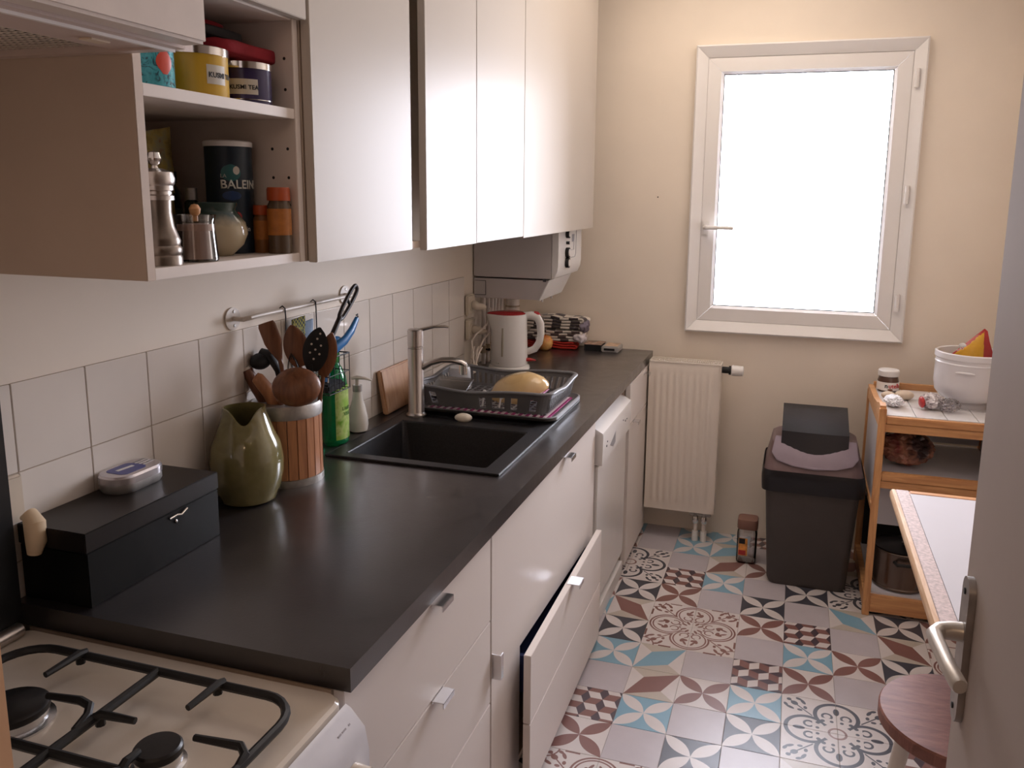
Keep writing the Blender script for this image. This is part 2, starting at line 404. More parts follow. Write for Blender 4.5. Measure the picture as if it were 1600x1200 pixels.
# doorway wall and the hall beyond
DW = MB(); DW.box(-0.1, 0.64, -0.64, -0.56, 0, 2.5); DW.box(1.52, XR+0.1, -0.64, -0.56, 0, 2.5); DW.box(0.64, 1.52, -0.64, -0.56, 2.08, 2.5)
struct(DW.build('wall_front', M['frontwall'], smooth=False))
struct(MB().box(0.64, 0.670, -0.65, -0.55, 0, 2.08).build('trim_1', M['jamb']))
HB = MB(); HB.box(-0.5, -0.4, -2.6, -0.64, 0, 2.5); HB.box(2.6, 2.7, -2.6, -0.64, 0, 2.5); HB.box(-0.4, 2.6, -2.7, -2.6, 0, 2.5); HB.box(-0.5, -0.1, -0.64, -0.56, 0, 2.5); HB.box(XR+.1, 2.7, -0.64, -0.56, 0, 2.5)
struct(HB.build('wall_hall', M['hall'], smooth=False))
struct(MB().box(-0.5, 2.7, -2.7, -0.56, 2.5, 2.6).build('ceiling_hall', M['hall']))
struct(MB().box(-0.5, 2.7, -2.7, -0.56, -0.08, -0.001).build('floor_hall', mat('hall_floor_wood', (0.30, 0.17, 0.09), .4, nscale=6, var=.2)))

# ---- window
def ringframe(mb, x0, x1, z0, z1, prof):
    """mitred frame: prof = [(inset, y)...] closed section"""
    cs = [(x0, z0, 1, 1), (x1, z0, -1, 1), (x1, z1, -1, -1), (x0, z1, 1, -1)]
    mb.loft([[(x+i*sx, y, z+i*sz) for i, y in prof] for x, z, sx, sz in cs], True, False, True)
    return mb
def mitred(x0, x1, z0, z1, prof, name, mt, parent, label=None, gap=0.0006):
    """four separate mitred members"""
    cs = [(x0, z0, 1, 1), (x1, z0, -1, 1), (x1, z1, -1, -1), (x0, z1, 1, -1)]
    for k in range(4):
        a, b = cs[k], cs[(k+1) % 4]; dx, dz = (b[0]-a[0]), (b[1]-a[1]); L = math.hypot(dx, dz); dx /= L; dz /= L
        A = [(a[0]+i*a[2]+dx*gap, y, a[1]+i*a[3]+dz*gap) for i, y in prof]
        B = [(b[0]+i*b[2]-dx*gap, y, b[1]+i*b[3]-dz*gap) for i, y in prof]
        MB().loft([A, B]).build(name, mt, parent, smooth=False)
win = thing('window_1', 'white framed casement window', 'window', (1.205, YW, 0.912), kind='structure')
del win['category']
Y = YW
mitred(0.770, 1.641, 0.912, 2.091, [(0, Y), (0, Y-.030), (.006, Y-.034), (.047, Y-.010), (.047, Y+.03), (.03, Y+.03), (.03, Y)], 'casing', M['pvc'], win)
mitred(0.816, 1.5945, 0.958, 2.0445, [(0, Y+.03), (0, Y-.004), (.004, Y-.008), (.056, Y-.008), (.058, Y-.004), (.066, Y+.008), (.066, Y+.03)], 'sash_rail', M['pvc'], win)
ringframe(MB(), 0.881, 1.5295, 1.023, 1.9795, [(0, Y+.009), (.004, Y+.009), (.004, Y+.02), (0, Y+.02)]).build('gasket', M['gasket'], win, smooth=False)
MB().box(0.879, 1.5315, Y+.014, Y+.018, 1.021, 1.9815).build('pane', thin_glass('window_glass'), win)
hd = MB().box(0.825, 0.853, Y-.020, Y-.008, 1.325, 1.385, bev=.003).build('handle', M['white'], win)
MB().tube([(.839, Y-.02, 1.357), (.839, Y-.05, 1.357), (.846, Y-.058, 1.357), (.86, Y-.058, 1.357), (.955, Y-.056, 1.357)], [.010, .010, .010, .0085, .008], 12).build('lever', M['white'], hd)
for z in (1.075, 1.50, 1.94):
    hg = MB().cyl((1.607, Y-.030, z-.035), (1.607, Y-.030, z+.035), .0085, n=14); hg.cyl((1.607, Y-.030, z-.002), (1.607, Y-.030, z+.002), .0095, n=14)
    hg.box(1.600, 1.612, Y-.032, Y-.006, z-.03, z+.03); hg.build('hinge', M['pvc'], win)
# wall marks: two small nail holes on the window wall
for x, z in ((.629, 1.48),):
    MB().cyl((x, YW-.0012, z), (x, YW, z), .003, n=8).build('nail_hole', M['blackm'], bpy.data.objects['wall_back'])

# ================================================================== BASE UNITS
XF = 0.618                                    # face of the base doors
def pull(y, z, x=XF, parent=None, w=0.05, lab=None):
    """small bent aluminium tab pull hooked over the top edge of a front"""
    b = MB(); b.box(x-.012, x+.024, y-w/2, y+w/2, z, z+.002); b.box(x+.022, x+.024, y-w/2, y+w/2, z-.010, z+.001); b.box(x+.0, x+.0015, y-w/2, y+w/2, z-.004, z)
    return b.build('handle', M['alu'], parent, smooth=False, label=lab)
def carcass(t, y0, y1, zb=0.02, zt=0.768, x1=0.598):
    b = MB(); s = .016
    b.box(.03, x1, y0, y0+s, zb, zt); b.box(.03, x1, y1-s, y1, zb, zt); b.box(.03, x1, y0+s, y1-s, zb, zb+s); b.box(.03, .04, y0+s, y1-s, zb+s, zt)
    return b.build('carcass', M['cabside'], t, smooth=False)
t = thing('drawer_unit', 'white lacquered three drawer unit beside the cooker under the worktop end', 'cabinet', (.31, .31, 0))
carcass(t, .003, .624)
for z0, z1 in ((.562, .768), (.363, .559), (.04, .360)):
    d = MB().box(.600, XF, .006, .622, z0, z1, bev=.0012).build('drawer', M['cab'], t)
    if z0 > .3: pull(.335, z1+.0002 if z0 < .5 else z1-.016, parent=d)
MB().box(.55, .56, .006, .622, 0, .038).build('plinth', M['cabside'], t, smooth=False)

t = thing('sink_unit', 'wide white sink unit with its bottom drawers pulled slightly open', 'cabinet', (.31, 1.11, 0))
carcass(t, .628, 1.612)
fr = MB().prism([(.630, .04), (.832, .04), (.832, .385), (1.609, .358), (1.609, .768), (.630, .768)], .600, XF, 'yz').build('front_panel', M['cab'], t, bev=.0012, smooth=False)
pull(1.24, .753, parent=fr)
b = MB(); b.box(.613, .640, .632, .6335, .415, .475); b.box(.638, .640, .6335, .648, .415, .475); b.build('side_handle', M['alu'], fr, smooth=False, label='upright aluminium tab on the side edge')
MB().box(.55, .56, .63, 1.609, 0, .038).build('plinth', M['cabside'], t, smooth=False)
# the two bottom drawers, pulled open a little
A, B_ = Vector((.668, .764, 0)), Vector((.659, 1.562, 0)); dv = (B_-A).normalized(); nv = Vector((dv.y, -dv.x, 0)); L = (B_-A).length
def front(z0, z1): return MB().obox((A+B_)/2-nv*.009+Vector((0, 0, (z0+z1)/2)), dv, nv, (0, 0, 1), L/2, .009, (z1-z0)/2, bev=.0012)
d = front(.225, .404).build('drawer', M['cab'], t)
db = MB()
for s in (.09, L-.03):
    c = A+dv*s-nv*.20; db.obox(c+Vector((0, 0, .30)), dv, nv, (0, 0, 1), .006, .18, .05)
db.obox(A+dv*(L/2+.03)-nv*.20+Vector((0, 0, .255)), dv, nv, (0, 0, 1), L/2-.06, .18, .006); db.build('drawer_box', mat('dark_blue_drawer_metal', (.02, .03, .10), .4, .3), d, smooth=False)
hp = MB(); c = A+dv*.415+Vector((0, 0, .4045)); hp.obox(c+nv*.006, dv, nv, (0, 0, 1), .025, .018, .001); hp.obox(c+nv*.024+Vector((0, 0, -.005)), dv, nv, (0, 0, 1), .025, .001, .006)
hp.build('handle', M['alu'], d, smooth=False)
front(.030, .222).build('drawer', M['cab'], t)
bt = thing('squat_bottle', 'translucent bottle neck peeping out of the open drawer', 'bottle', (.634, 1.32, .262))
MB().lathe(.634, 1.32, .262, [(0, 0), (.010, 0), (.010, .06), (.008, .09), (.008, .110), (0, .110)], 20).build('bottle_neck', thin_glass('cap_glass', (.7, .75, .8), .3), bt)

t = thing('dishwasher', 'slim white dishwasher between the sink unit and the corner cabinet', 'dishwasher', (.31, 1.87, 0))
wg = mat('white_gloss_appliance', (0.78, 0.75, 0.73), 0.14, var=.01)
MB().box(.04, .598, 1.620, 2.122, .06, .745, bev=.003).build('body', M['white'], t)
MB().box(.40, .617, 1.620, 2.110, .747, .767, bev=.004).build('top_edge', wg, t)
pn = MB().prism([(.585, .735), (.612, .728), (.641, .712), (.643, .705), (.641, .602), (.585, .602)], 1.622, 2.112, 'xz').build('control_panel', wg, t, bev=.002)
dg = mat('grey_print', (.25, .25, .27), .5)
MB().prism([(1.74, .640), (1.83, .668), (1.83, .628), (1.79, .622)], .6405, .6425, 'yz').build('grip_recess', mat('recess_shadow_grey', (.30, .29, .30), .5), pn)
for y, z, r in ((1.68, .655, .004), (1.69, .668, .003), (2.00, .66, .004), (2.03, .66, .003), (1.96, .672, .003)):
    MB().cyl((.6415, y, z), (.6445, y, z), r, n=12).build('button', dg, pn)
MB().box(.600, .627, 1.622, 2.110, .092, .598, bev=.003).build('door', wg, t)
MB().box(.604, .630, 1.616, 2.10, .0, .058, bev=.002).build('plinth', wg, t)

t = thing('corner_cabinet', 'narrow white base cabinet with drawer and door beside the radiator', 'cabinet', (.31, 2.34, 0))
b = MB(); b.box(.03, .612, 2.128, 2.144, .02, .768); b.box(.03, .612, 2.548, 2.564, .02, .768); b.box(.03, .612, 2.144, 2.548, .02, .036); b.build('carcass', M['cabside'], t, smooth=False)
d = MB().box(.615, .634, 2.130, 2.562, .604, .768, bev=.0012).build('drawer', M['cab'], t); pull(2.44, .752, .634, d, .04)
d = MB().box(.615, .634, 2.130, 2.562, .026, .600, bev=.0012).build('door', M['cab'], t); pull(2.225, .600, .634, d, .04)

# worktop with sink cut-out
t = MB()
SX0, SX1, SY0, SY1 = .095, .538, .865, 1.625
for a in ((0.0065, .6328, 0, SY0), (0.0065, .6328, SY1, YW), (0.0065, SX0, SY0, SY1), (SX1, .6328, SY0, SY1)): t.box(a[0], a[1], a[2], a[3], H-.0377, H)
bmesh.ops.remove_doubles(t.b, verts=t.b.verts[:], dist=.0001)
t = t.build('worktop', M['stone'], None, smooth=False); tag(t, 'long charcoal laminate worktop running along the left wall', 'worktop')

# sink
t = thing('sink', 'black composite sink with drainer set in the worktop', 'sink', (.31, 1.24, H))
b = MB()
OX0, OX1, OY0, OY1 = .079, .554, .849, 1.638; BX0, BX1, BY0, BY1 = .118, .510, .882, 1.216
zt = H+.006
for a in ((OX0, OX1, OY0, BY0), (OX0, BX0, BY0, OY1), (BX1, OX1, BY0, OY1), (BX0, BX1, BY1, BY1+.05), (BX0, BX1, OY1-.03, OY1)): b.box(*a, H+.0002, zt)
b.box(BX0, BX1, BY1+.05, OY1-.03, H-.010, H+.001)
b.build('rim', M['sink'], t, bev=.0015)
MB().tube([(OX0, OY0, zt-.002), (OX1, OY0, zt-.002), (OX1, OY1, zt-.002), (OX0, OY1, zt-.002)], .0028, 8, loop=True).build('rim_edge', M['sink'], t)
b = MB(); D = H-.18; s = .02
def rr(x0, x1, y0, y1, r, z, n=6):
    o = []
    for cx, cy, a in ((x1-r, y1-r, 0), (x0+r, y1-r, PI/2), (x0+r, y0+r, PI), (x1-r, y0+r, 1.5*PI)):
        o += [(cx+r*math.cos(a+k*PI/2/n), cy+r*math.sin(a+k*PI/2/n), z) for k in range(n+1)]
    return o
b.loft([rr(BX0, BX1, BY0, BY1, .012, zt), rr(BX0+.002, BX1-.002, BY0+.002, BY1-.002, .012, zt-.006), rr(BX0+.01, BX1-.01, BY0+.01, BY1-.01, .03, D+.03), rr(BX0+.03, BX1-.03, BY0+.03, BY1-.03, .04, D)], cap=False)
bb = b.b; bb.faces.new([v for v in bb.verts if abs(v.co.z-D) < 1e-5])
o = b.build('bowl', M['sink'], t); md = o.modifiers.new('s', 'SOLIDIFY'); md.thickness = .004; md.offset = 1
for y in [1.30+k*.045 for k in range(7)]:
    MB().box(.15, .48, y, y+.012, H+.001, H+.004, bev=.001).build('drainer_rib', M['sink'], t)
b = MB(); b.lathe(.32, 1.10, D, [(0, 0), (.045, 0), (.045, .003), (.038, .004), (.036, .002), (.016, .002), (.014, .008), (0, .008)], 32); b.build('drain', mat('dark_drain_metal', (.10, .10, .11), .35, .9), t)
o = bpy.data.objects['drain']; MB().lathe(.32, 1.10, D, [(.024, .0045), (.028, .0045), (.028, .006), (.024, .006)], 32).build('strainer_ring', M['steel'], o)

# mixer tap
t = thing('mixer_tap', 'tall brushed steel mixer tap behind the sink', 'tap', (.131, 1.283, H+.006))
cx, cy = .131, 1.283
z = H+.006
MB().lathe(cx, cy, z, [(0, 0), (.031, 0), (.031, .004), (.026, .008), (.0245, .012), (.0235, .205), (.0235, .209), (0, .209)], 32).build('body', M['steel'], t)
MB().lathe(cx, cy, z, [(0, .210), (.0225, .210), (.0225, .214), (.024, .216), (.024, .262), (.021, .266), (0, .266)], 32).build('cartridge_cap', M['steel'], t)
sp = MB(); P = [(.140, 1.290, .142), (.150, 1.293, .150), (.175, 1.300, .164), (.205, 1.310, .172), (.235, 1.320, .172), (.262, 1.329, .165), (.272, 1.333, .157)]
sp.tube([(x, y, z+h) for x, y, h in P], [.016, .0165, .015, .014, .0145, .016, .014], 16, flat=.62); sp.build('spout', M['steel'], t)
MB().cyl((.266, 1.331, z+.128), (.266, 1.331, z+.160), .012, .013, 18).build('aerator', M['chrome'], t)
MB().tube([(.140, 1.286, z+.262), (.160, 1.292, z+.268), (.185, 1.300, z+.274), (.215, 1.310, z+.275), (.226, 1.314, z+.273)], [.006, .005, .0042, .0038, .003], 10).build('lever', M['chrome'], t)

st = MB().blob((.289, 1.270, H+.012+.0035), (.028, .018, .0135), 3, .15, 25, 4).build('pebble_soap', mat('cream_soap', (.78, .70, .58), .4, var=.1, nscale=40)); tag(st, 'small cream soap pebble behind the sink bowl', 'soap')

# ================================================================== COOKER
CZ = .775
t = thing('cooker', 'white enamel gas cooker with black pan supports beside the worktop end', 'cooker', (.33, -.27, 0))
b = MB(); b.box(.05, .625, -.52, -.012, .02, .745, bev=.004); b.build('body', M['enamel'], t)
HBX0, HBX1, HBY0, HBY1 = .036, .630, -.525, -.010
b = MB()
b.loft([rr(HBX0, HBX1, HBY0, HBY1, .025, .747), rr(HBX0, HBX1, HBY0, HBY1, .025, .770), rr(HBX0+.004, HBX1-.004, HBY0+.004, HBY1-.004, .024, CZ), rr(HBX0+.045, HBX1-.024, HBY0+.045, HBY1-.050, .05, CZ),
        rr(HBX0+.060, HBX1-.036, HBY0+.060, HBY1-.062, .05, CZ-.003)])
b.build('hob_top', M['enamel'], t)
b = MB().prism([(.626, .742), (.632, .764), (.640, .760), (.662, .735), (.668, .70), (.668, .66), (.626, .66)], -.522, -.014, 'xz').build('control_panel', mat('white_panel_enamel', (.74, .74, .80), .25), t, bev=.003)
for yy, ll in ((-.062, .008), (-.050, .010), (-.036, .004)): MB().obox((.6500, yy, .7490), (0, 1, 0), (.66, 0, -.75), (.75, 0, .66), ll/2, .0012, .0003).build('faint_mark', mat('faint_grey_print', (.35, .33, .36), .5), b)
for k, y in enumerate((-.06, -.15, -.24, -.33, -.42)):
    MB().cyl((.668, y, .69), (.692, y, .69), .018, .016, 20).build('knob', M['enamel'], b)
MB().box(.626, .645, -.515, -.02, .12, .65, bev=.004).build('oven_door', M['enamel'], t)
MB().tube([(.645, -.48, .62), (.675, -.47, .62), (.675, -.06, .62), (.645, -.05, .62)], .008, 10).build('oven_handle', M['white'], bpy.data.objects['oven_door'])
gz = .803
gm = mat('black_enamel_wire', (.010, .009, .009), .45)
def grate(x0, x1, y0, y1):
    b = MB(); r = .0064; c = .055
    pts = []
    for cx_, cy_, a in ((x1-c, y1-c, 0), (x0+c, y1-c, PI/2), (x0+c, y0+c, PI), (x1-c, y0+c, 1.5*PI)):
        pts += [(cx_+c*math.cos(a+k*PI/12), cy_+c*math.sin(a+k*PI/12), gz) for k in range(7)]
    b.tube(pts, r, 8, loop=True)
    g = b.build('pan_support', gm, t)
    xm = .370
    b = MB(); b.tube([(xm, y0, gz), (xm, y1, gz)], r, 8); b.tube([(x0, (y0+y1)/2, gz), (x1, (y0+y1)/2, gz)], r, 8); b.build('cross_bar', gm, g)
    return g
g = grate(.130, .607, -.455, -.083)
def finger(pts): MB().tube(pts, [.006]*(len(pts)-1)+[.0045], 8).build('finger', gm, g)
ym = -.269
for bx in (.24, .482):
    for sy, e in ((1, -.083), (-1, -.455)):
        finger([(bx-.003, e, gz-.004), (bx-.003, e, gz+.006), (bx-.004, e-sy*.008, gz+.007), (bx-.008, e-sy*.064, gz+.005)])
        finger([(bx-.004, ym, gz), (bx-.004, ym+sy*.010, gz+.006), (bx-.006, ym+sy*.032, gz+.004)])
for yy in (-.192, -.350):
    finger([(.607, yy-.030, gz), (.605, yy-.012, gz+.006), (.592, yy-.002, gz+.008), (.525, yy-.004, gz+.006)])
    finger([(.370, yy-.006, gz+.002), (.380, yy-.004, gz+.007), (.428, yy+.002, gz+.004)])
    finger([(.366, yy-.034, gz), (.362, yy-.010, gz+.005), (.350, yy+.006, gz+.007), (.330, yy+.011, gz+.007), (.276, yy+.008, gz+.005)])
    finger([(.130, yy-.03, gz), (.135, yy-.006, gz+.005), (.190, yy, gz+.005)])
for x, y in ((.470, -.083), (.228, -.083), (.370, -.19)): MB().tube([(x, y, gz), (x+.001, y-.001, gz-.014)], .0065, 8).build('foot', gm, g)
for x, y, r in ((.236, -.205, .046), (.482, -.212, .030), (.24, -.365, .036), (.482, -.365, .036)):
    bn = MB().lathe(x, y, CZ-.004, [(0, 0), (r*1.12, 0), (r*1.12, .004), (r*.95, .006), (r*.93, .016), (r*.8, .017), (0, .017)], 32).build('burner', M['alu'], t)
    MB().lathe(x, y, CZ-.004, [(0, .0175), (r*.98, .0175), (r, .020), (r*.99, .026), (r*.9, .029), (0, .030)], 32).build('burner_cap', mat('black_burner_enamel', (.012, .010, .010), .4, bmp=.1), bn)
MB().box(.036, .048, -.52, -.020, CZ+.020, 1.22, bev=.002).build('glass_lid', M['black'], t)
MB().cyl((.055, -.50, CZ+.012), (.055, -.035, CZ+.012), .012, n=16).build('lid_hinge', M['steel'], t)

# ================================================================== HOOD + WALL CABINETS
t = thing('range_hood', 'beige slide-out cooker hood above the gas cooker', 'range hood', (.25, -.30, 1.655))
hm = mat('hood_beige_metal', (.62, .50, .45), .4, var=.02)
MB().box(.455, .492, -.52, -.055, 1.662, 1.86, bev=.004).build('fascia', mat('hood_fascia_white', (.72, .63, .57), .35), t)
b = MB(); b.box(.0, .455, -.52, -.052, 1.672, 1.80); b.box(.437, .455, -.52, -.052, 1.659, 1.672); b.box(0, .075, -.52, -.052, 1.657, 1.672); b.box(.075, .437, -.070, -.052, 1.657, 1.672); b.box(.075, .437, -.52, -.50, 1.657, 1.672); b.box(.352, .437, -.50, -.070, 1.660, 1.672)
b.build('casing', hm, t, smooth=False)
MB().box(.434, .440, -.52, -.052, 1.6555, 1.660).build('edge_strip', M['pvc'], t)
MB().box(.380, .400, -.145, -.115, 1.6575, 1.660, bev=.001).build('lamp_clip', mat('lamp_clip_plastic', (.75, .62, .48), .4), t)
f = MB().box(.075, .352, -.50, -.070, 1.669, 1.6715).build('filter_backing', mat('dark_grease_filter', (.006, .005, .005), .9, spec=.1), t)
b = MB(); n = 34
for k in range(n):
    y = -.50+.43*(k+.5)/n; b.box(.075, .352, y-.0018, y+.0018, 1.6655, 1.6668)
for k in range(26):
    x = .075+.277*(k+.5)/26; b.box(x-.0016, x+.0016, -.50, -.070, 1.6650, 1.6656)
b.build('filter_mesh', mat('filter_aluminium', (.78, .70, .62), .5, spec=.6), t, smooth=False, kind='stuff')

t = thing('open_wall_cabinet', 'cream wall cabinet with open shelves of tea tins and spices', 'cabinet', (.19, .15, 1.362))
ZB, SH0, SH1, ZO = 1.362, 1.607, 1.6235, 1.768
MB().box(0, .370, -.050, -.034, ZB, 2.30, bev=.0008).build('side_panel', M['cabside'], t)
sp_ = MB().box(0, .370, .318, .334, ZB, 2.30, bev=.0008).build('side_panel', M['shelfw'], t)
b = MB()
for x in (.353, .322):
    for z in (1.460, 1.508, 1.557, 1.656, 1.707):
        if x > .33 or z < 1.6: b.cyl((x, .3178, z), (x, .318, z), .0028, n=8)
b.build('shelf_pin_hole', M['blackm'], sp_, kind='stuff')
MB().box(0, .369, -.034, .318, ZB, ZB+.016, bev=.0008).build('bottom_panel', M['shelfw'], t)
MB().box(0.008, .369, -.034, .318, SH0, SH1, bev=.0008).build('shelf', M['shelfw'], t)
MB().box(0.008, .369, -.034, .318, ZO, ZO+.016, bev=.0008).build('top_panel', M['shelfw'], t)
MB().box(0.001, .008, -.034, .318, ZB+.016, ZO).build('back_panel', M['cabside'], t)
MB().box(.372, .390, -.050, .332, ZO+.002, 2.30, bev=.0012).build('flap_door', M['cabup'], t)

t = thing('wall_cabinet', 'cream wall cabinet with one tall door right of the open shelves', 'cabinet', (.19, .54, 1.362))
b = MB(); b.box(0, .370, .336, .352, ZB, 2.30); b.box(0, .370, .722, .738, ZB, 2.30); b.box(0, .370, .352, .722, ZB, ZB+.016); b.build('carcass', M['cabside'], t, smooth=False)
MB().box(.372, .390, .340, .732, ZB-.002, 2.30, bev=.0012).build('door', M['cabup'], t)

t = thing('boiler_cupboard', 'tall cream wall cupboard with three doors hiding the boiler', 'cabinet', (.19, 1.65, 1.352))
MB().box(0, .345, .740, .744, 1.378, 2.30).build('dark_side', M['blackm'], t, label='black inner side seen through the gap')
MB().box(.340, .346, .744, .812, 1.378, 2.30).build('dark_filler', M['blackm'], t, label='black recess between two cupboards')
MB().box(.0, .372, .740, .812, 1.360, 1.376).build('bottom_ledge', M['cabside'], t)
MB().box(0, .345, .812, .828, 1.360, 2.30).build('side_panel', M['cabside'], t)
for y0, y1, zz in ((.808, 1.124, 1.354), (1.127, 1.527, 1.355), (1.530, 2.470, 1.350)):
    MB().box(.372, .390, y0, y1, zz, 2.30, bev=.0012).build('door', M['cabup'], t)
MB().box(.05, .371, .83, 2.46, 2.20, 2.216).build('top_rail', M['cabside'], t)

# ================================================================== BOILER, PIPES, SOCKETS
t = thing('gas_boiler', 'white wall-hung gas boiler under the far cupboard', 'boiler', (.17, 2.27, 1.08))
bm_ = mat('boiler_side_grey', (.58, .54, .53), .4, var=.01); bw = mat('boiler_white', (.82, .80, .78), .25, var=.01)
MB().box(.004, .322, 2.082, 2.440, 1.166, 1.95, bev=.003).build('casing', bm_, t)
fc = MB().prism([(.324, 1.166), (.334, 1.170), (.346, 1.195), (.349, 1.22), (.349, 1.95), (.324, 1.95)], 2.084, 2.438, 'xz').build('front_cover', bw, t, bev=.004)
for z, r in ((1.335, .017), (1.300, .006), (1.262, .020), (1.222, .020)):
    k = MB().cyl((.349, 2.20, z), (.362, 2.20, z), r, n=20).build('knob', M['blackm'], fc)
    MB().cyl((.362, 2.20, z), (.364, 2.20, z), r*.7, n=20).build('knob_face', bw, k)
b = MB(); b.tube([(.3495, 2.215, 1.238), (.3495, 2.33, 1.238), (.3495, 2.345, 1.25), (.3495, 2.35, 1.42)], .0012, 6); b.tube([(.3495, 2.215, 1.268), (.3495, 2.31, 1.268), (.3495, 2.315, 1.33)], .001, 6); b.build('panel_outline', dg, fc)
MB().box(.3492, .3502, 2.28, 2.31, 1.30, 1.33).build('display', dg, fc)
lc = MB().prism([(.006, 1.083), (.272, 1.083), (.312, 1.160), (.006, 1.160)], 2.084, 2.404, 'xz').build('lower_cover', bm_, t, bev=.002)
MB().prism([(.2725, 1.081), (.2765, 1.081), (.3175, 1.163), (.3135, 1.163)], 2.080, 2.404, 'xz').build('flap', bw, lc, smooth=False)
b = MB(); zc0, zc1 = 1.094, 1.150
for a, c in (((.010, zc0), (.055, zc0)), ((.055, zc0), (.055, zc1)), ((.055, zc1), (.010, zc1))): b.tube([(a[0], 2.0835, a[1]), (c[0], 2.0835, c[1])], .0013, 6)
b.build('cover_outline', M['gasket'], lc)
for y in (2.17, 2.30): MB().cyl((.262, y, 1.066), (.262, y, 1.083), .004, n=10).build('drain_spigot', bw, lc)
MB().box(.29, .302, 2.0815, 2.084, 1.155, 1.166).build('latch', M['gasket'], lc)
pm = mat('painted_pipe', (.74, .66, .60), .35, var=.05)
for k, y in enumerate((2.115, 2.165, 2.205, 2.250, 2.290, 2.330)):
    p = thing('copper_pipe', ['cream pipe with a black valve tap, nearest the sockets', 'second cream pipe from the sockets under the boiler', 'thickest of the thin cream pipes under the boiler', 'cream pipe just right of the thicker one under the boiler', 'fifth cream pipe under the boiler, with a white valve tap', 'last thin cream pipe under the boiler, nearest the corner pipe'][k], 'pipe', (.034, y, H), 'painted pipes under the boiler')
    MB().cyl((.034, y, H), (.034, y, 1.084), .0085 if k != 2 else .011, n=14).build('tube', pm, p)
    MB().cyl((.034, y, H+.045), (.034, y, H+.075), .013, n=6).build('valve_nut', mat('brass_nut', (.55, .45, .32), .35, .8), p)
    if k in (0, 4): MB().tube([(.045, y, H+.06), (.062, y-.004, H+.06), (.066, y-.02, H+.066)], .004, 8).build('valve_tap', M['blackm'] if k == 0 else M['white'], p)
t = thing('waste_pipe', 'thick cream pipe with black collar in the corner behind the kettle', 'pipe', (.034, 2.46, H))
MB().cyl((.040, 2.46, H), (.040, 2.46, 1.035), .030, n=24).build('tube', pm, t)
MB().cyl((.040, 2.46, 1.000), (.040, 2.46, 1.008), .0315, n=24).build('joint', M['grout'], t)
MB().cyl((.040, 2.46, 1.035), (.040, 2.46, 1.060), .018, n=24).build('collar', M['blackm'], t)
sk = mat('yellowed_socket', (.72, .62, .50), .35, var=.03)
def socket(y, z, lab, n='wall_socket'):
    t = thing(n, lab, 'socket', (.006, y, z))
    MB().box(.0065, .020, y-.038, y+.038, z-.040, z+.040, bev=.004).build('plate', sk, t)
    b = MB(); b.lathe(0, 0, 0, [(.018, 0), (.023, 0), (.023, .003), (.018, .003)], 24)
    for v in b.b.verts: v.co = Vector((.020+v.co.z, y+v.co.x, z+v.co.y))
    b.build('socket_rim', sk, t); return t
socket(2.022, 1.060, 'yellowed wall socket close under the boiler')
socket(2.022, .965, 'yellowed lower wall socket above the tangled cable')
def plug(y, z, lab):
    t = thing('plug', lab, 'plug', (.02, y, z))
    MB().tube([(.024, y, z), (.034, y, z), (.044, y, z-.004), (.064, y+.010, z-.006), (.074, y+.014, z-.008)], [.017, .018, .016, .012, .006], 14).build('plug_body', sk, t); return t
plug(2.026, 1.058, 'cream plug in the upper socket beside the pipes')
plug(2.030, .962, 'cream plug in the lower socket beside the pipes')
cm = mat('cream_cable', (.72, .63, .55), .45)
c = MB().tube([(.09, 2.038, 1.050), (.090, 2.044, 1.02), (.08, 2.03, .985), (.065, 2.01, .965), (.05, 1.99, .95), (.05, 1.95, .93), (.06, 1.93, .90), (.06, 1.92, .87), (.07, 1.95, .84), (.07, 1.965, .820), (.07, 1.94, .815), (.07, 1.9, .815)], .0035, 8).build('cable', cm); tag(c, 'cream cable dropping from the upper plug', 'cable')
pts = []
for k in range(60):
    a = k/59*2*PI*2.6; pts.append((.068+.026*math.sin(a*.9), 1.915+.060*math.cos(a)+.01*math.sin(3*a), .855+.040*math.sin(a+.6)+.012*math.sin(2*a)))
pts = [(.088, 2.044, .953), (.076, 2.01, .93), (.070, 1.98, .90)]+pts+[(.070, 1.96, .822), (.080, 1.975, .816)]
c = MB().tube(pts, .0035, 8).build('cable_coil', cm); tag(c, 'tangled coil of cream cable behind the dish rack', 'cable')
t = thing('loose_plug', 'loose cream plug lying behind the dish rack by the wall', 'plug', (.05, 1.86, H))
MB().tube([(.030, 1.855, H+.022), (.042, 1.86, H+.020), (.060, 1.868, H+.017), (.075, 1.875, H+.008)], [.014, .019, .014, .006], 12).build('plug_body', sk, t)
for dy in (-.007, .007): MB().cyl((.018, 1.855+dy, H+.022), (.034, 1.857+dy, H+.022), .002, n=8).build('pin', M['chrome'], t)
# socket and plug beside the cooker lid
socket(-.010, .985, 'cream wall socket half hidden by the cooker lid')
t = thing('plug', 'beige plug hanging behind the black box by the cooker', 'plug', (.06, .0, .88))
MB().tube([(.030, .012, .955), (.045, .012, .962), (.056, .010, .950), (.060, .006, .920), (.056, .004, .900)], [.006, .014, .017, .016, .011], 14, flat=.8).build('plug_body', mat('beige_plug', (.68, .52, .34), .4), t)

def plate_label(cx, cy, r, z0, z1, a0, a1, mt, par, name='label'):
    rg = [[(cx+r*math.cos(a), cy+r*math.sin(a), z) for a in [a0+(a1-a0)*k/14 for k in range(15)]] for z in (z0, z0+(z1-z0)*.15, z0+(z1-z0)*.85, z1)]
    return MB().loft(rg, closed=False, cap=False).build(name, mt, par)
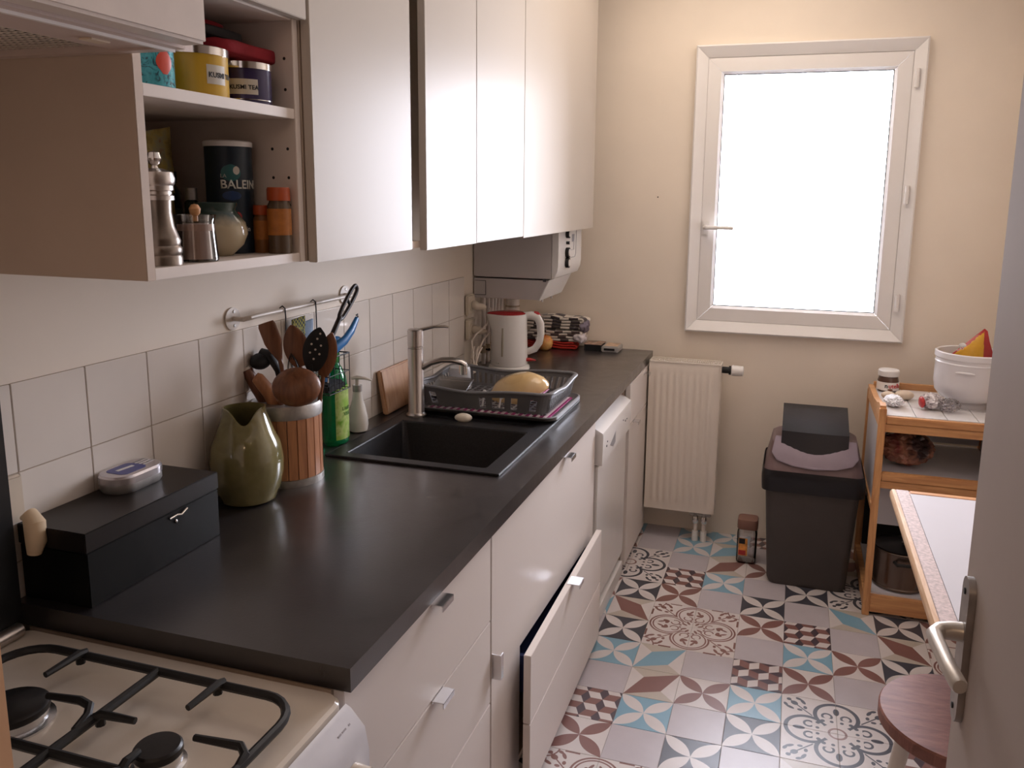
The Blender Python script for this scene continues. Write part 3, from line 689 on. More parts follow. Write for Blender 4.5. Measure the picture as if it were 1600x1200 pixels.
# ================================================================== THINGS ON THE WORKTOP
# black wooden box and tin
t = thing('wooden_box', 'long black lacquered wooden box against the tiles near the cooker', 'box', (.075, .19, H))
MB().box(.008, .147, .020, .342, H, .905, bev=.0015).build('box_body', mat('black_box_lacquer', (.004, .004, .004), .4, spec=.25), t)
lid = MB().box(.007, .148, .018, .344, .906, .940, bev=.0015).build('box_lid', mat('black_lid_lacquer', (.014, .010, .009), .35, spec=.35), t)
MB().tube([(.149, .205, .895), (.1505, .222, .897), (.1495, .235, .893), (.1505, .250, .900)], .0022, 8).build('clasp', M['chrome'], t)
MB().blob((.1485, .222, .884), (.0018, .003, .004), 2).build('clasp_stud', M['chrome'], t)
t = thing('sweet_tin', 'small pill-shaped silver tin with a blue label on the black box', 'tin', (.045, .230, .940))
def stad(cx, cy, hx, hy, r, z, n=10):
    return [(cx+sx*(hx-r)+r*math.cos(a0+k*PI/2/n), cy+sy*(hy-r)+r*math.sin(a0+k*PI/2/n), z) for sx, sy, a0 in ((1, 1, 0), (-1, 1, PI/2), (-1, -1, PI), (1, -1, 1.5*PI)) for k in range(n+1)]
MB().loft([stad(.045, .230, .033, .056, .030, .940), stad(.045, .230, .036, .059, .032, .945), stad(.045, .230, .036, .059, .032, .957)]).build('tin_base', M['galv'], t)
MB().loft([stad(.045, .230, .037, .060, .033, .957), stad(.045, .230, .037, .060, .033, .969), stad(.045, .230, .034, .057, .030, .973)]).build('tin_lid', mat('tin_lid_silver', (.62, .58, .60), .25, .7), t)
MB().loft([stad(.043, .222, .024, .030, .012, .9731), stad(.043, .222, .024, .030, .012, .9736)]).build('label_patch', mat('blue_tin_label', (.06, .07, .28), .3), t, label='blue printed patch')
MB().obox((.040, .222, .9738), (.1, 1, 0), (-1, .1, 0), (0, 0, 1), .018, .004, .0003).build('white_print', M['white'], t)
for q in range(3): MB().obox((.030+.010*q, .268, .9732), (0, 1, 0), (-1, 0, 0), (0, 0, 1), .014, .0022, .0003).build('grey_print', M['galv'], t)

# ceramic jug with pinched spout
def jug():
    t = thing('pitcher', 'olive green glazed pottery jug with a pinched spout', 'jug', (.080, .525, H))
    prof = [(.046, 0), (.056, .003), (.060, .006), (.060, .012), (.070, .03), (.078, .065), (.079, .095), (.073, .130), (.061, .155), (.050, .180), (.043, .196), (.040, .212)]
    b = MB(); rings = []; n = 48
    for r, z in prof+[(r-.004, z) for r, z in reversed(prof[1:])]:
        ring = []
        for k in range(n):
            a = 2*PI*k/n; w = max(0, (z-.150)/.062); w = w**1.5
            d = (a-(-.98)+PI) % (2*PI)-PI                       # low cut front lip, towards the camera
            sp = math.exp(-(d/.50)**2); e = math.exp(-((abs(d)-1.75)/.55)**2)
            rr_ = r*(1+w*(.05*sp+.16*e)); zz = z-w*.034*math.exp(-(d/.62)**2)
            ring.append((.080+rr_*math.cos(a), .525+rr_*math.sin(a), H+zz))
        rings.append(ring)
    b.loft(rings)
    m, nt, bs = new_mat('olive_glaze'); f = noise_tex(nt, coords(nt), 14, 5, .6)
    nt.links.new(ramp(nt, f, [(.3, (.16, .14, .055)), (.7, (.26, .225, .10))]), bs.inputs['Base Color']); bs.inputs['Roughness'].default_value = .14; bs.inputs['Coat Weight'].default_value = .5
    b.build('jug_body', m, t, angle=60)
jug()

# slatted crock holding utensils
CX, CY = .083, .680
t = thing('utensil_crock', 'round bamboo-slat utensil holder with grey metal bands', 'utensil holder', (CX, CY, H))
MB().lathe(CX, CY, H, [(0, 0), (.074, 0), (.074, .175), (.070, .175), (.070, .006), (0, .006)], 40).build('inner_pot', M['galv'], t)
MB().lathe(CX, CY, H, [(.0745, 0), (.0805, 0), (.0805, .016), (.0745, .018)], 48).build('bottom_band', M['galv'], t)
MB().lathe(CX, CY, H, [(.073, .160), (.0805, .160), (.082, .186), (.079, .192), (.072, .190)], 48).build('top_band', M['galv'], t)
NS = 22
for k in range(NS):
    a = 2*PI*k/NS; u = Vector((math.cos(a), math.sin(a), 0)); v = Vector((-u.y, u.x, 0))
    MB().obox(Vector((CX, CY, H+.089))+u*.0765, v, u, (0, 0, 1), .0103, .0022, .072, bev=.0006).build('slat', M['slat'], t)
def utensil(name, lab, base, neck, mt, hr=.0055):
    o = thing(name, lab, 'utensil', base, 'cooking utensils in the slatted crock')
    MB().tube([base, tuple((Vector(base)*.5+Vector(neck)*.5)), neck], [hr, hr*1.1, hr], 10).build('stem', mt, o); return o
def flathead(o, neck, tip, wid, mt, name='head', thick=.004, face=(.45, -.85, .25), shape='oval', cup=0.0):
    n, tp = Vector(neck), Vector(tip); ax = (tp-n); L = ax.length; ax.normalize(); fn = Vector(face); sd = ax.cross(fn).normalized(); fn = sd.cross(ax).normalized()
    N = 12; rings = []
    for k in range(N+1):
        s = k/N
        w = wid*(math.sin(PI*min(1, .08+s*.92))**.6 if shape == 'oval' else min(1, .25+s*1.6)*(1 if s < .93 else .86))
        w = max(w, .003); c = n+ax*L*s
        bend = cup*math.sin(PI*s)
        rings.append([c+sd*w*math.cos(a)+fn*(thick*math.sin(a)-bend*(1-math.cos(a)**2)) for a in [2*PI*q/16 for q in range(16)]])
    return MB().loft(rings).build(name, mt, o)
Zc = .985
u_ = utensil('wooden_spatula', 'reddish brown wooden spatula leaning left in the crock', (.112, .70, .83), (.073, .675, 1.10), M['mwood'])
flathead(u_, (.074, .675, 1.095), (.048, .662, 1.186), .020, M['mwood'], shape='flat')
u_ = utensil('wooden_spoon', 'broad scratched brown wooden spoon behind the spatula', (.110, .72, .83), (.110, .700, 1.085), M['mwood'])
flathead(u_, (.112, .700, 1.08), (.094, .695, 1.178), .029, M['mwood'])
u_ = utensil('slotted_spoon', 'black slotted spoon with pale holes standing upright in the crock', (.11, .69, .83), (.150, .690, 1.09), M['blackm'], .005)
h_ = flathead(u_, (.148, .690, 1.075), (.176, .685, 1.178), .030, M['blackm'], thick=.003, face=(.3, -.9, .2))
b = MB()
ax = Vector((.028, -.005, .103)).normalized(); fn = Vector((.3, -.9, .2)); sd = ax.cross(fn).normalized(); fn = sd.cross(ax).normalized()
for i, j in ((0, .5), (1, .62), (-1, .60), (0, .75), (1, .42), (-1, .40), (0, .28), (.4, .88)):
    c = Vector((.148, .690, 1.075))+ax*.107*j+sd*.011*i; b.cyl(c-fn*.0030, c-fn*.0045, .0025, n=8) if False else b.cyl(c+fn*.0028, c+fn*.0042, .0025, n=8)
b.build('spoon_hole', M['pale'], h_, kind='stuff')
u_ = utensil('wooden_server', 'brown wooden salad server behind the black slotted spoon', (.12, .71, .83), (.17, .705, 1.07), M['mwood'], .005)
flathead(u_, (.168, .705, 1.06), (.198, .700, 1.165), .022, M['mwood'])
u_ = utensil('wooden_ladle', 'large round dark wooden ladle facing out over the crock rim', (.09, .65, .83), (.095, .640, 1.035), M['mwood'], .007)
b = MB(); cc = Vector((.150, .622, 1.050)); fn = Vector((.35, -.85, .35)).normalized()
q = fn.to_track_quat('Z', 'Y'); rings = []
for k in range(13):
    a = PI/2*k/12; rings.append([cc+q @ Vector((.052*math.cos(p)*math.cos(a)*1.05, .045*math.sin(p)*math.cos(a), .030*math.sin(a))) for p in [2*PI*i/28 for i in range(28)]])
for k in range(12, -1, -1):
    a = PI/2*k/12; rings.append([cc+q @ Vector((.049*math.cos(p)*math.cos(a)*1.05, .042*math.sin(p)*math.cos(a), .026*math.sin(a)-.001)) for p in [2*PI*i/28 for i in range(28)]])
b.loft(rings, cap=False); b.build('ladle_bowl', M['mwood'], u_)
u_ = thing('rolling_pestle', 'short orange-brown wooden pestle handle at the front of the crock', 'utensil', (.07, .65, .83), 'cooking utensils in the slatted crock')
MB().tube([(.078, .655, .83), (.078, .650, .98), (.066, .640, 1.025), (.046, .625, 1.062), (.042, .622, 1.066)], [.008, .013, .0165, .0145, .011], 14).build('handle_grip', M['slat'], u_)
u_ = thing('knife_handle', 'dark brown wooden knife handle with a pale ferrule, leftmost in the crock', 'utensil', (.05, .66, .83), 'cooking utensils in the slatted crock')
MB().tube([(.062, .665, .83), (.048, .660, .98), (.025, .650, 1.03), (.006, .640, 1.075)], [.006, .013, .014, .013], 14).build('handle_grip', M['dwood'], u_)
MB().tube([(.006, .640, 1.076), (-.0+.004, .639, 1.081)], [.0115, .0095], 14).build('ferrule', M['pale'], u_)
u_ = thing('black_ladle', 'curved black nylon ladle bending left over the crock', 'utensil', (.07, .69, .83), 'cooking utensils in the slatted crock')
MB().tube([(.08, .695, .83), (.070, .69, 1.0), (.062, .685, 1.070), (.045, .682, 1.105), (.020, .675, 1.112)], [.006, .008, .013, .018, .014], 14, flat=.6).build('stem', M['blackm'], u_)
MB().blob((.024, .668, 1.092), (.022, .028, .020), 3, .05, 20).build('ladle_bowl', M['blackm'], u_)
u_ = thing('whisk', 'dark wire whisk between the spatula and the ladle', 'whisk', (.10, .69, .83), 'cooking utensils in the slatted crock')
MB().tube([(.105, .69, .83), (.100, .68, 1.03)], .005, 8).build('stem', M['blackm'], u_)
for k in range(6):
    a = PI*k/6; d = Vector((math.cos(a), math.sin(a), 0)); c0 = Vector((.100, .68, 1.03))
    MB().tube([c0+d*.018*math.sin(s*PI)*(1 if s <= 1 else -1)+Vector((0, 0, .085*(1-abs(s-1)) if True else 0)) for s in [i/8 for i in range(17)]], .0013, 6).build('wire_loop', M['blackm'], u_)

# rail with hooks
t = thing('hanging_rail', 'white metal utensil rail screwed to the wall above the tiles', 'rail', (.03, .85, 1.20))
for y in (.604, 1.098):
    p = MB().cyl((.0005, y, 1.200), (.004, y, 1.200), .026, n=28).build('rosette', M['pale'], t)
    for dz in (-.016, .016): MB().cyl((.004, y+.004, 1.2+dz), (.0055, y+.004, 1.2+dz), .0035, n=10).build('screw', M['galv'], p)
MB().tube([(.004, .606, 1.200), (.030, .606, 1.200), (.040, .616, 1.203), (.040, .66, 1.204), (.040, 1.04, 1.204), (.040, 1.085, 1.203), (.030, 1.096, 1.200), (.004, 1.096, 1.200)], .0055, 12).build('bar', M['pale'], t)
def hook(y, lab, zb):
    h = MB().tube([(.033, y, 1.197), (.033, y, 1.209), (.040, y, 1.214), (.047, y, 1.209), (.048, y, 1.19), (.048, y, zb+.01), (.052, y, zb), (.058, y, zb+.008)], .0016, 8).build('hook', M['blackm']); tag(h, lab, 'hook')
hook(.742, 'thin black hook on the rail, nearer the jug', 1.13); hook(.876, 'thin black hook on the rail, nearer the tap', 1.075)
# sponge cloths hanging behind
sc = mat('blue_grey_cloth', (.25, .32, .42), .9, var=.1, nscale=30, bmp=.2)
def cloth(pts, name, mt, lab, cat, th=.004, amp=.003):
    b = MB(); A, B, C, D = map(Vector, pts); n = 10; g = [[b.b.verts.new(A.lerp(B, i/n).lerp(D.lerp(C, i/n), j/n)+Vector((amp*noise.noise(Vector((i*.4, j*.4, len(lab)))), 0, 0))) for i in range(n+1)] for j in range(n+1)]
    for j in range(n):
        for i in range(n): b.b.faces.new((g[j][i], g[j][i+1], g[j+1][i+1], g[j+1][i]))
    o = b.build(name, mt); md = o.modifiers.new('s', 'SOLIDIFY'); md.thickness = th; tag(o, lab, cat); return o
cloth([(.020, .80, 1.150), (.020, .905, 1.160), (.018, .90, 1.045), (.018, .815, 1.05)], 'sponge_cloth', sc, 'blue grey sponge cloth tucked behind the utensils', 'cloth')
m, nt, bs = new_mat('yellow_scourer'); F.nt = nt; ck = nt.nodes.new('ShaderNodeTexChecker'); ck.inputs['Scale'].default_value = 160; nt.links.new(coords(nt), ck.inputs[0]); ck.inputs[1].default_value = (.42, .40, .10, 1); ck.inputs[2].default_value = (.06, .08, .09, 1); nt.links.new(ck.outputs[0], bs.inputs['Base Color']); bs.inputs['Roughness'].default_value = .9
cloth([(.032, .795, 1.172), (.032, .850, 1.176), (.032, .847, 1.120), (.032, .80, 1.115)], 'scouring_pad', m, 'folded grey pad with a yellow checked face by the hook', 'sponge')

# wire caddy with brushes
t = thing('wire_caddy', 'small black wire caddy hanging above the green bottle', 'caddy', (.085, .865, .98))
b = MB(); xa, xb, ya, yb, zb, zt_ = .055, .115, .818, .918, .982, 1.075
for z in (zb, (zb+zt_)/2, zt_): b.tube([(xa, ya, z), (xb, ya, z), (xb, yb, z), (xa, yb, z)], .0013 if z < zt_ else .002, 6, loop=True)
for k in range(5):
    y = ya+(yb-ya)*k/4
    for x in (xa, xb): b.tube([(x, y, zb), (x, y, zt_)], .0011, 6)
    b.tube([(xa, y, zb), (xb, y, zb)], .0011, 6)
for k in range(1, 4):
    x = xa+(xb-xa)*k/4
    for y in (ya, yb): b.tube([(x, y, zb), (x, y, zt_)], .0011, 6)
b.tube([(xa, .876, zt_), (.050, .876, 1.085)], .0013, 6)
b.build('wire_basket', M['blackm'], t)
sp = MB().box(.060, .110, .824, .905, .984, 1.006, bev=.006).build('sponge', mat('black_sponge', (.02, .02, .022), .95, bmp=.4, bscale=200)); tag(sp, 'black sponge in the bottom of the wire caddy', 'sponge')
bl = mat('blue_brush_plastic', (.03, .17, .42), .3, var=.03)
t = thing('dish_brush', 'bright blue dish brush leaning out of the wire caddy', 'brush', (.09, .86, 1.0))
MB().tube([(.085, .845, 1.01), (.088, .856, 1.06), (.095, .885, 1.09), (.10, .925, 1.105), (.10, .96, 1.125), (.10, .99, 1.153)], [.016, .015, .015, .014, .013, .009], 14, flat=.6).build('brush_handle', bl, t)
MB().tube([(.10, .988, 1.151), (.10, .996, 1.158), (.10, .994, 1.164), (.10, .987, 1.162)], .0022, 8).build('hanging_loop', M['blackm'], t)
MB().blob((.085, .905, 1.108), (.012, .020, .010), 3).build('brush_head', bl, t)
t = thing('bottle_whisk', 'tool with a long black looped handle leaning out of the wire caddy', 'utensil', (.10, .85, 1.0))
MB().tube([(.10, .836, 1.01), (.10, .852, 1.11)], .002, 8).build('shaft', M['steel'], t)
MB().tube([(.10, .850, 1.108), (.10, .866, 1.130), (.10, .905, 1.170)], [.008, .007, .0065], 12).build('handle_grip', mat('dark_brown_handle', (.03, .022, .02), .4), t)
def loop(pts, r): MB().tube(pts, r, 10, loop=True).build('handle_loop', mat('dark_brown_loop', (.03, .022, .02), .4), t)
Lp = []
a0, b0 = Vector((.10, .902, 1.165)), Vector((.10, .992, 1.238)); d = (b0-a0); Ln = d.length; d.normalize(); s_ = Vector((0, -d.z, d.y))
for k in range(28):
    a = 2*PI*k/28; Lp.append(a0+d*(Ln/2+Ln/2*math.copysign(abs(math.cos(a))**.8, math.cos(a)))+s_*(.0125*math.copysign(abs(math.sin(a))**.6, math.sin(a))*(1+.15*math.cos(a))))
loop(Lp, .0052)
MB().tube([a0+d*Ln*.52-s_*.011, a0+d*Ln*.52+s_*.011], .004, 8).build('handle_bridge', M['blackm'], t)

# washing-up liquid
gb = mat('green_bottle_plastic', (.01, .30, .10), .12, var=.05, trans=.55, ior=1.35)
t = thing('dish_soap_bottle', 'green washing-up liquid bottle with a lime label behind the crock', 'bottle', (.042, .965, H))
def ell(cx, cy, rx, ry, z, rot=0, n=32): return [(cx+rx*math.cos(a)*math.cos(rot)-ry*math.sin(a)*math.sin(rot), cy+rx*math.cos(a)*math.sin(rot)+ry*math.sin(a)*math.cos(rot), z) for a in [2*PI*k/n for k in range(n)]]
bx_, by_ = .044, .962
MB().loft([ell(bx_, by_, rx, ry, H+z) for rx, ry, z in ((.024, .036, 0), (.030, .042, .006), (.031, .043, .10), (.030, .042, .150), (.027, .036, .185), (.018, .022, .212), (.012, .013, .222), (.012, .013, .230))]).build('bottle_body', gb, t)
MB().loft([ell(bx_, by_, r, r, H+z) for r, z in ((.015, .228), (.015, .250), (.008, .254), (.006, .268), (.0045, .270))]).build('bottle_cap', mat('green_cap', (.02, .28, .05), .35), t)
lm = MB(); rg = []
for z in [.018+k*.0147 for k in range(11)]:
    sh = 1-max(0, abs(z-.09)-.06)*6
    rg.append([(bx_+(.0316)*math.cos(a), by_+(.0436)*math.sin(a), H+z) for a in [-.9+(1.05+sh*.55)*k/12 for k in range(13)]])
lm.loft(rg, closed=False, cap=False)
m, nt, bs = new_mat('lime_label'); f = noise_tex(nt, coords(nt), 22, 3); nt.links.new(ramp(nt, f, [(.38, (.16, .36, .03)), (.5, (.50, .62, .22)), (.62, (.30, .52, .08))]), bs.inputs['Base Color']); bs.inputs['Roughness'].default_value = .3
lb = lm.build('label', m, t, label='lime green label')
ink = mat('green_ink', (.03, .14, .02), .5)
for k, (s, z) in enumerate((("L'ARBRE", .098), ('VERT', .082))):
    text(s, .013 if k == 0 else .015, ink, lb, (0, 0, H+z), (0, 1, 0), (0, 0, 1), wrap=(bx_-.006, by_, .0392, -.42 if k == 0 else -.30))
# soap pump
t = thing('soap_dispenser', 'white teardrop soap pump beside the green bottle', 'soap dispenser', (.042, 1.085, H))
MB().lathe(.042, 1.085, H, [(0, 0), (.020, 0), (.026, .004), (.029, .022), (.028, .040), (.023, .065), (.0165, .090), (.0130, .112), (.0125, .118), (0, .118)], 32).build('bottle_body', mat('white_gloss_ceramic', (.80, .76, .70), .15), t)
MB().lathe(.042, 1.085, H, [(0, .118), (.0135, .118), (.0135, .136), (0, .136)], 28).build('collar', M['galv'], t)
b = MB(); b.cyl((.042, 1.085, H+.136), (.042, 1.085, H+.152), .005, n=14); b.tube([(.028, 1.079, H+.155), (.042, 1.085, H+.158), (.062, 1.093, H+.156), (.080, 1.100, H+.149)], [.007, .011, .009, .004], 12, flat=.5); b.build('pump_head', M['pale'], t)
# cutting board leaning on tiles
cb = MB().obox((.026, 1.37, H+.070), (0, 1, 0), Vector((1, 0, .16)).normalized(), Vector((-.16, 0, 1)).normalized(), .108, .009, .0685, bev=.004).build('cutting_board', M['board']); tag(cb, 'small beech cutting board leaning on the tiles behind the tap', 'cutting board')

# kettle
KX, KY = .162, 2.062
t = thing('electric_kettle', 'white electric kettle with a red lid and grey gauge', 'kettle', (KX, KY, H))
kw = mat('kettle_white', (.80, .77, .74), .22, var=.01)
MB().lathe(KX, KY, H, [(0, 0), (.080, 0), (.082, .004), (.080, .014), (.072, .018), (0, .018)], 40).build('power_base', kw, t)
def krow(r, z):
    out = []
    for k in range(48):
        a = 2*PI*k/48; d = (a-(-2.75)+PI) % (2*PI)-PI; w = max(0, (z-.16)/.07); s = math.exp(-(d/.35)**2)*w*.028
        out.append((KX+(r+s)*math.cos(a), KY+(r+s)*math.sin(a), H+z))
    return out
MB().loft([krow(r, z) for r, z in ((.071, .020), (.073, .026), (.072, .08), (.070, .15), (.068, .205), (.067, .219), (.064, .219), (.061, .212))]).build('kettle_body', kw, t)
MB().loft([krow(r, z) for r, z in ((.0635, .216), (.0635, .221), (.050, .226), (.02, .228))]).build('lid', M['kred'], t)
hx = Vector((.955, .30, 0)).normalized(); kc = Vector((KX, KY, H))
MB().tube([kc+hx*r+Vector((0, 0, z)) for r, z in ((.055, .210), (.085, .213), (.108, .205), (.121, .180), (.123, .140), (.117, .105), (.100, .080), (.070, .068))], [.012, .013, .0135, .013, .012, .012, .012, .011], 16, flat=1.2).build('handle', kw, t)
MB().tube([kc+hx*r+Vector((0, 0, z)) for r, z in ((.095, .2235), (.108, .219), (.119, .208))], [.006, .009, .006], 12).build('lid_button', M['kred'], t)
MB().tube([kc+hx*r+Vector((0, 0, z))+Vector((.3, -.955, 0))*.02 for r, z in ((.062, .040), (.082, .041), (.092, .040), (.104, .038))], [.008, .007, .0045, .003], 12).build('switch', M['red'], t)
gd = Vector((-.05, -1, 0)).normalized(); sdv = Vector((-gd.y, gd.x, 0)); c = kc+gd*.069
MB().tube([c+Vector((0, 0, .060)), c+Vector((0, 0, .100)), c+gd*-.004+Vector((0, 0, .170))], .0055, 10).build('water_gauge', mat('gauge_grey', (.38, .34, .27), .3), t)
for a_, w_ in ((-1.98, .05), (-1.84, .08)): plate_label(KX, KY, .0733, H+.031, H+.034, a_-w_/2, a_+w_/2, M['galv'], t, 'small_mark')

# apple
t = thing('apple', 'small red and yellow apple in front of the towels', 'apple', (.179, 2.495, H))
m, nt, bs = new_mat('apple_skin'); f = noise_tex(nt, coords(nt, 'Object', (1, 1, .6)), 26, 5, .6); nt.links.new(ramp(nt, f, [(.35, (.60, .10, .03)), (.55, (.78, .36, .10)), (.7, (.80, .52, .20))]), bs.inputs['Base Color']); bs.inputs['Roughness'].default_value = .3
MB().lathe(.179, 2.495, H, [(.004, .004), (.018, 0), (.030, .010), (.0365, .030), (.036, .044), (.027, .060), (.012, .066), (.004, .060), (0, .057)], 32).build('apple_body', m, t, angle=80)
MB().tube([(.179, 2.495, H+.056), (.181, 2.494, H+.070)], .0012, 6).build('stem', M['dwood'], t)

# folded towels
def gingham(name, c1, c2, sc):
    m, nt, bs = new_mat(name); F.nt = nt; t = nt.nodes.new('ShaderNodeTexCoord'); sp = nt.nodes.new('ShaderNodeSeparateXYZ'); nt.links.new(t.outputs['UV'], sp.inputs[0])
    a, b = (F(sp.outputs[0])*sc).frac() < .5, (F(sp.outputs[1])*sc).frac() < .5
    nt.links.new(mixc(nt, F.op('ABSOLUTE', a-b), c1, c2), bs.inputs['Base Color']); bs.inputs['Roughness'].default_value = .95; bs.inputs['Sheen Weight'].default_value = .3
    bump(nt, bs, noise_tex(nt, coords(nt), 200, 3), .3, .001); return m
def folded(name, lab, mt, x0, x1, y0, y1, z0, n, dz, seed, th=.0, droop=0.0, cat='towel'):
    """serpentine of n layers from x0 to x1 stacked from z0 with pitch dz"""
    path = []; L = 0
    for k in range(n):
        xs = [x0+(x1-x0)*i/14 for i in range(15)]
        if k % 2: xs = xs[::-1]
        for x in xs: path.append((x, z0+dz*(k+.5)))
        if k < n-1:
            xe = xs[-1]; s = 1 if k % 2 == 0 else -1
            for i in range(1, 5): a = -PI/2+PI*i/5; path.append((xe+s*dz*.5*math.cos(a), z0+dz*(k+1)+dz*.5*math.sin(a)))
    b = MB(); uvl = b.b.loops.layers.uv.new('UVMap'); ny = 14; rows = []; Ls = [0]
    for p, q in zip(path, path[1:]): Ls.append(Ls[-1]+math.hypot(p[0]-q[0], p[1]-q[1]))
    for j in range(ny+1):
        y = y0+(y1-y0)*j/ny; r = []
        for i, (x, z) in enumerate(path):
            w = noise.noise(Vector((x*14, y*14, seed)))*.010*(z-z0+.01)/(n*dz)
            dr = droop*max(0, (x-x0)/(x1-x0))**2
            r.append(b.b.verts.new((x+.012*noise.noise(Vector((z*30, y*12, seed+5))), y, max(z0+dz*.37, z+w-dr*(z-z0)/(n*dz)))))
        rows.append(r)
    for j in range(ny):
        for i in range(len(path)-1):
            f = b.b.faces.new((rows[j][i], rows[j][i+1], rows[j+1][i+1], rows[j+1][i]))
            for l, (ii, jj) in zip(f.loops, ((i, j), (i+1, j), (i+1, j+1), (i, j+1))): l[uvl].uv = (Ls[ii], y0+(y1-y0)*jj/ny)
    o = b.build(name, mt, smooth=True, angle=70); md = o.modifiers.new('s', 'SOLIDIFY'); md.thickness = dz*.72; md.offset = 0; tag(o, lab, cat); return o
folded('folded_cloth', 'folded bright red cloth at the bottom of the towel pile', mat('red_cloth', (.50, .03, .02), .9, bmp=.3, bscale=150), .075, .300, 2.535, 2.625, H+.001, 3, .011, 1)
folded('folded_towel', 'folded brown and white checked towel on the red cloth', gingham('brown_check', (.74, .66, .60), (.075, .045, .045), 13), .090, .325, 2.535, 2.625, H+.036, 4, .013, 2, droop=.006)
folded('folded_towel', 'black and white gingham towel rolled on top of the towel pile', gingham('black_check', (.78, .70, .62), (.05, .035, .04), 12), .070, .335, 2.54, 2.63, H+.090, 4, .014, 3, droop=.004)
lac = mat('lace_white', (.66, .60, .64), .9, bmp=.6, bscale=120)
o = MB().blob((.325, 2.55, H+.055), (.030, .035, .022), 4, .35, 45, 3).build('lace_napkin', lac); tag(o, 'crumpled white lace napkin end sticking out of the towels', 'napkin')
o = MB().blob((.335, 2.575, H+.105), (.022, .040, .028), 4, .4, 60, 8).build('knitted_cloth', mat('mauve_knit', (.20, .17, .22), .95, bmp=.5, bscale=160)); tag(o, 'dark mauve patterned cloth bunched at the end of the towels', 'cloth')
# book and device at the far end
t = thing('magazine', 'dark glossy booklet lying flat against the window wall', 'book', (.33, 2.60, H))
MB().box(.345, .420, 2.545, 2.640, H, H+.028, bev=.001).build('book_block', M['black'], t)
MB().box(.343, .422, 2.543, 2.642, H+.0283, H+.030).build('book_cover', mat('brown_cover_print', (.30, .18, .13), .25, var=.8, nscale=30), t)
t = thing('small_radio', 'small silver grey device with a dark slot beside the booklet', 'device', (.44, 2.60, H))
MB().box(.390, .482, 2.555, 2.640, H+.0005, H+.026, bev=.004).build('device_body', mat('silver_plastic', (.50, .48, .47), .35, .3), t) if False else MB().box(.424, .500, 2.535, 2.640, H+.0005, H+.026, bev=.004).build('device_body', mat('silver_plastic', (.50, .48, .47), .35, .3), t)
MB().box(.436, .484, 2.533, 2.5355, H+.008, H+.018, bev=.001).build('slot', M['blackm'], t)
MB().box(.434, .492, 2.55, 2.63, H+.0262, H+.0275, bev=.0005).build('top_print', mat('tan_print', (.62, .42, .28), .3, var=.4, nscale=30), t)

# ---- dish rack
RX0, RX1, RY0, RY1 = .100, .545, 1.315, 1.650; RB = H+.026
t = thing('dish_tray', 'grey plastic drip tray under the dish rack', 'tray', (.33, 1.49, H+.006))
b = MB(); z = H+.007
b.loft([rr(.118, .545, 1.335, 1.635, .03, z), rr(.105, .560, 1.322, 1.650, .035, z+.006), rr(.095, .560, 1.312, 1.660, .04, z+.016), rr(.099, .556, 1.316, 1.656, .04, z+.018), rr(.112, .552, 1.330, 1.644, .035, z+.009), rr(.122, .541, 1.339, 1.631, .03, z+.004)])
b.build('tray_body', M['greyp'], t)
m, nt, bs = new_mat('magenta_stripe_liner'); wv = nt.nodes.new('ShaderNodeTexWave'); wv.inputs['Scale'].default_value = 14; nt.links.new(coords(nt), wv.inputs[0]); nt.links.new(ramp(nt, wv.outputs[1], [(.45, (.30, .01, .12)), (.55, (.70, .55, .58))]), bs.inputs['Base Color']); bs.inputs['Roughness'].default_value = .4
MB().box(.135, .535, 1.345, 1.625, z+.0045, z+.010, bev=.002).build('tray_liner', m, t, label='magenta striped liner')
t = thing('dish_rack', 'grey plastic dish rack with a wavy rim beside the tap', 'dish rack', (.33, 1.49, RB))
def rimz(x, y):
    u = (x-RX0)/(RX1-RX0); v = (y-RY0)/(RY1-RY0)
    return H+.094-.012*math.exp(-((u-.42)/.22)**2)-.010*math.exp(-((v-.5)/.22)**2)
loop_ = []
for p in rr(RX0, RX1, RY0, RY1, .035, 0, 6): loop_.append(p)
dense = []
for k in range(len(loop_)):
    a, c = Vector(loop_[k]), Vector(loop_[(k+1) % len(loop_)]); n = max(1, int((c-a).length/.02))
    for i in range(n): q = a.lerp(c, i/n); dense.append((q.x, q.y, rimz(q.x, q.y)))
MB().tube(dense, .008, 10, loop=True, flat=.6).build('rim', M['greyp'], t)
def inner(p, k):                            # shrink towards centre as we go down
    cx_, cy_ = (RX0+RX1)/2, (RY0+RY1)/2; return Vector((cx_+(p[0]-cx_)*(1-.07*k), cy_+(p[1]-cy_)*(1-.09*k), 0))
b = MB(); N = len(dense)
def wallpt(i, s): p = dense[i % N]; q = inner(p, s); return (q.x, q.y, p[2]-.004+(RB+.004-(p[2]-.004))*s)
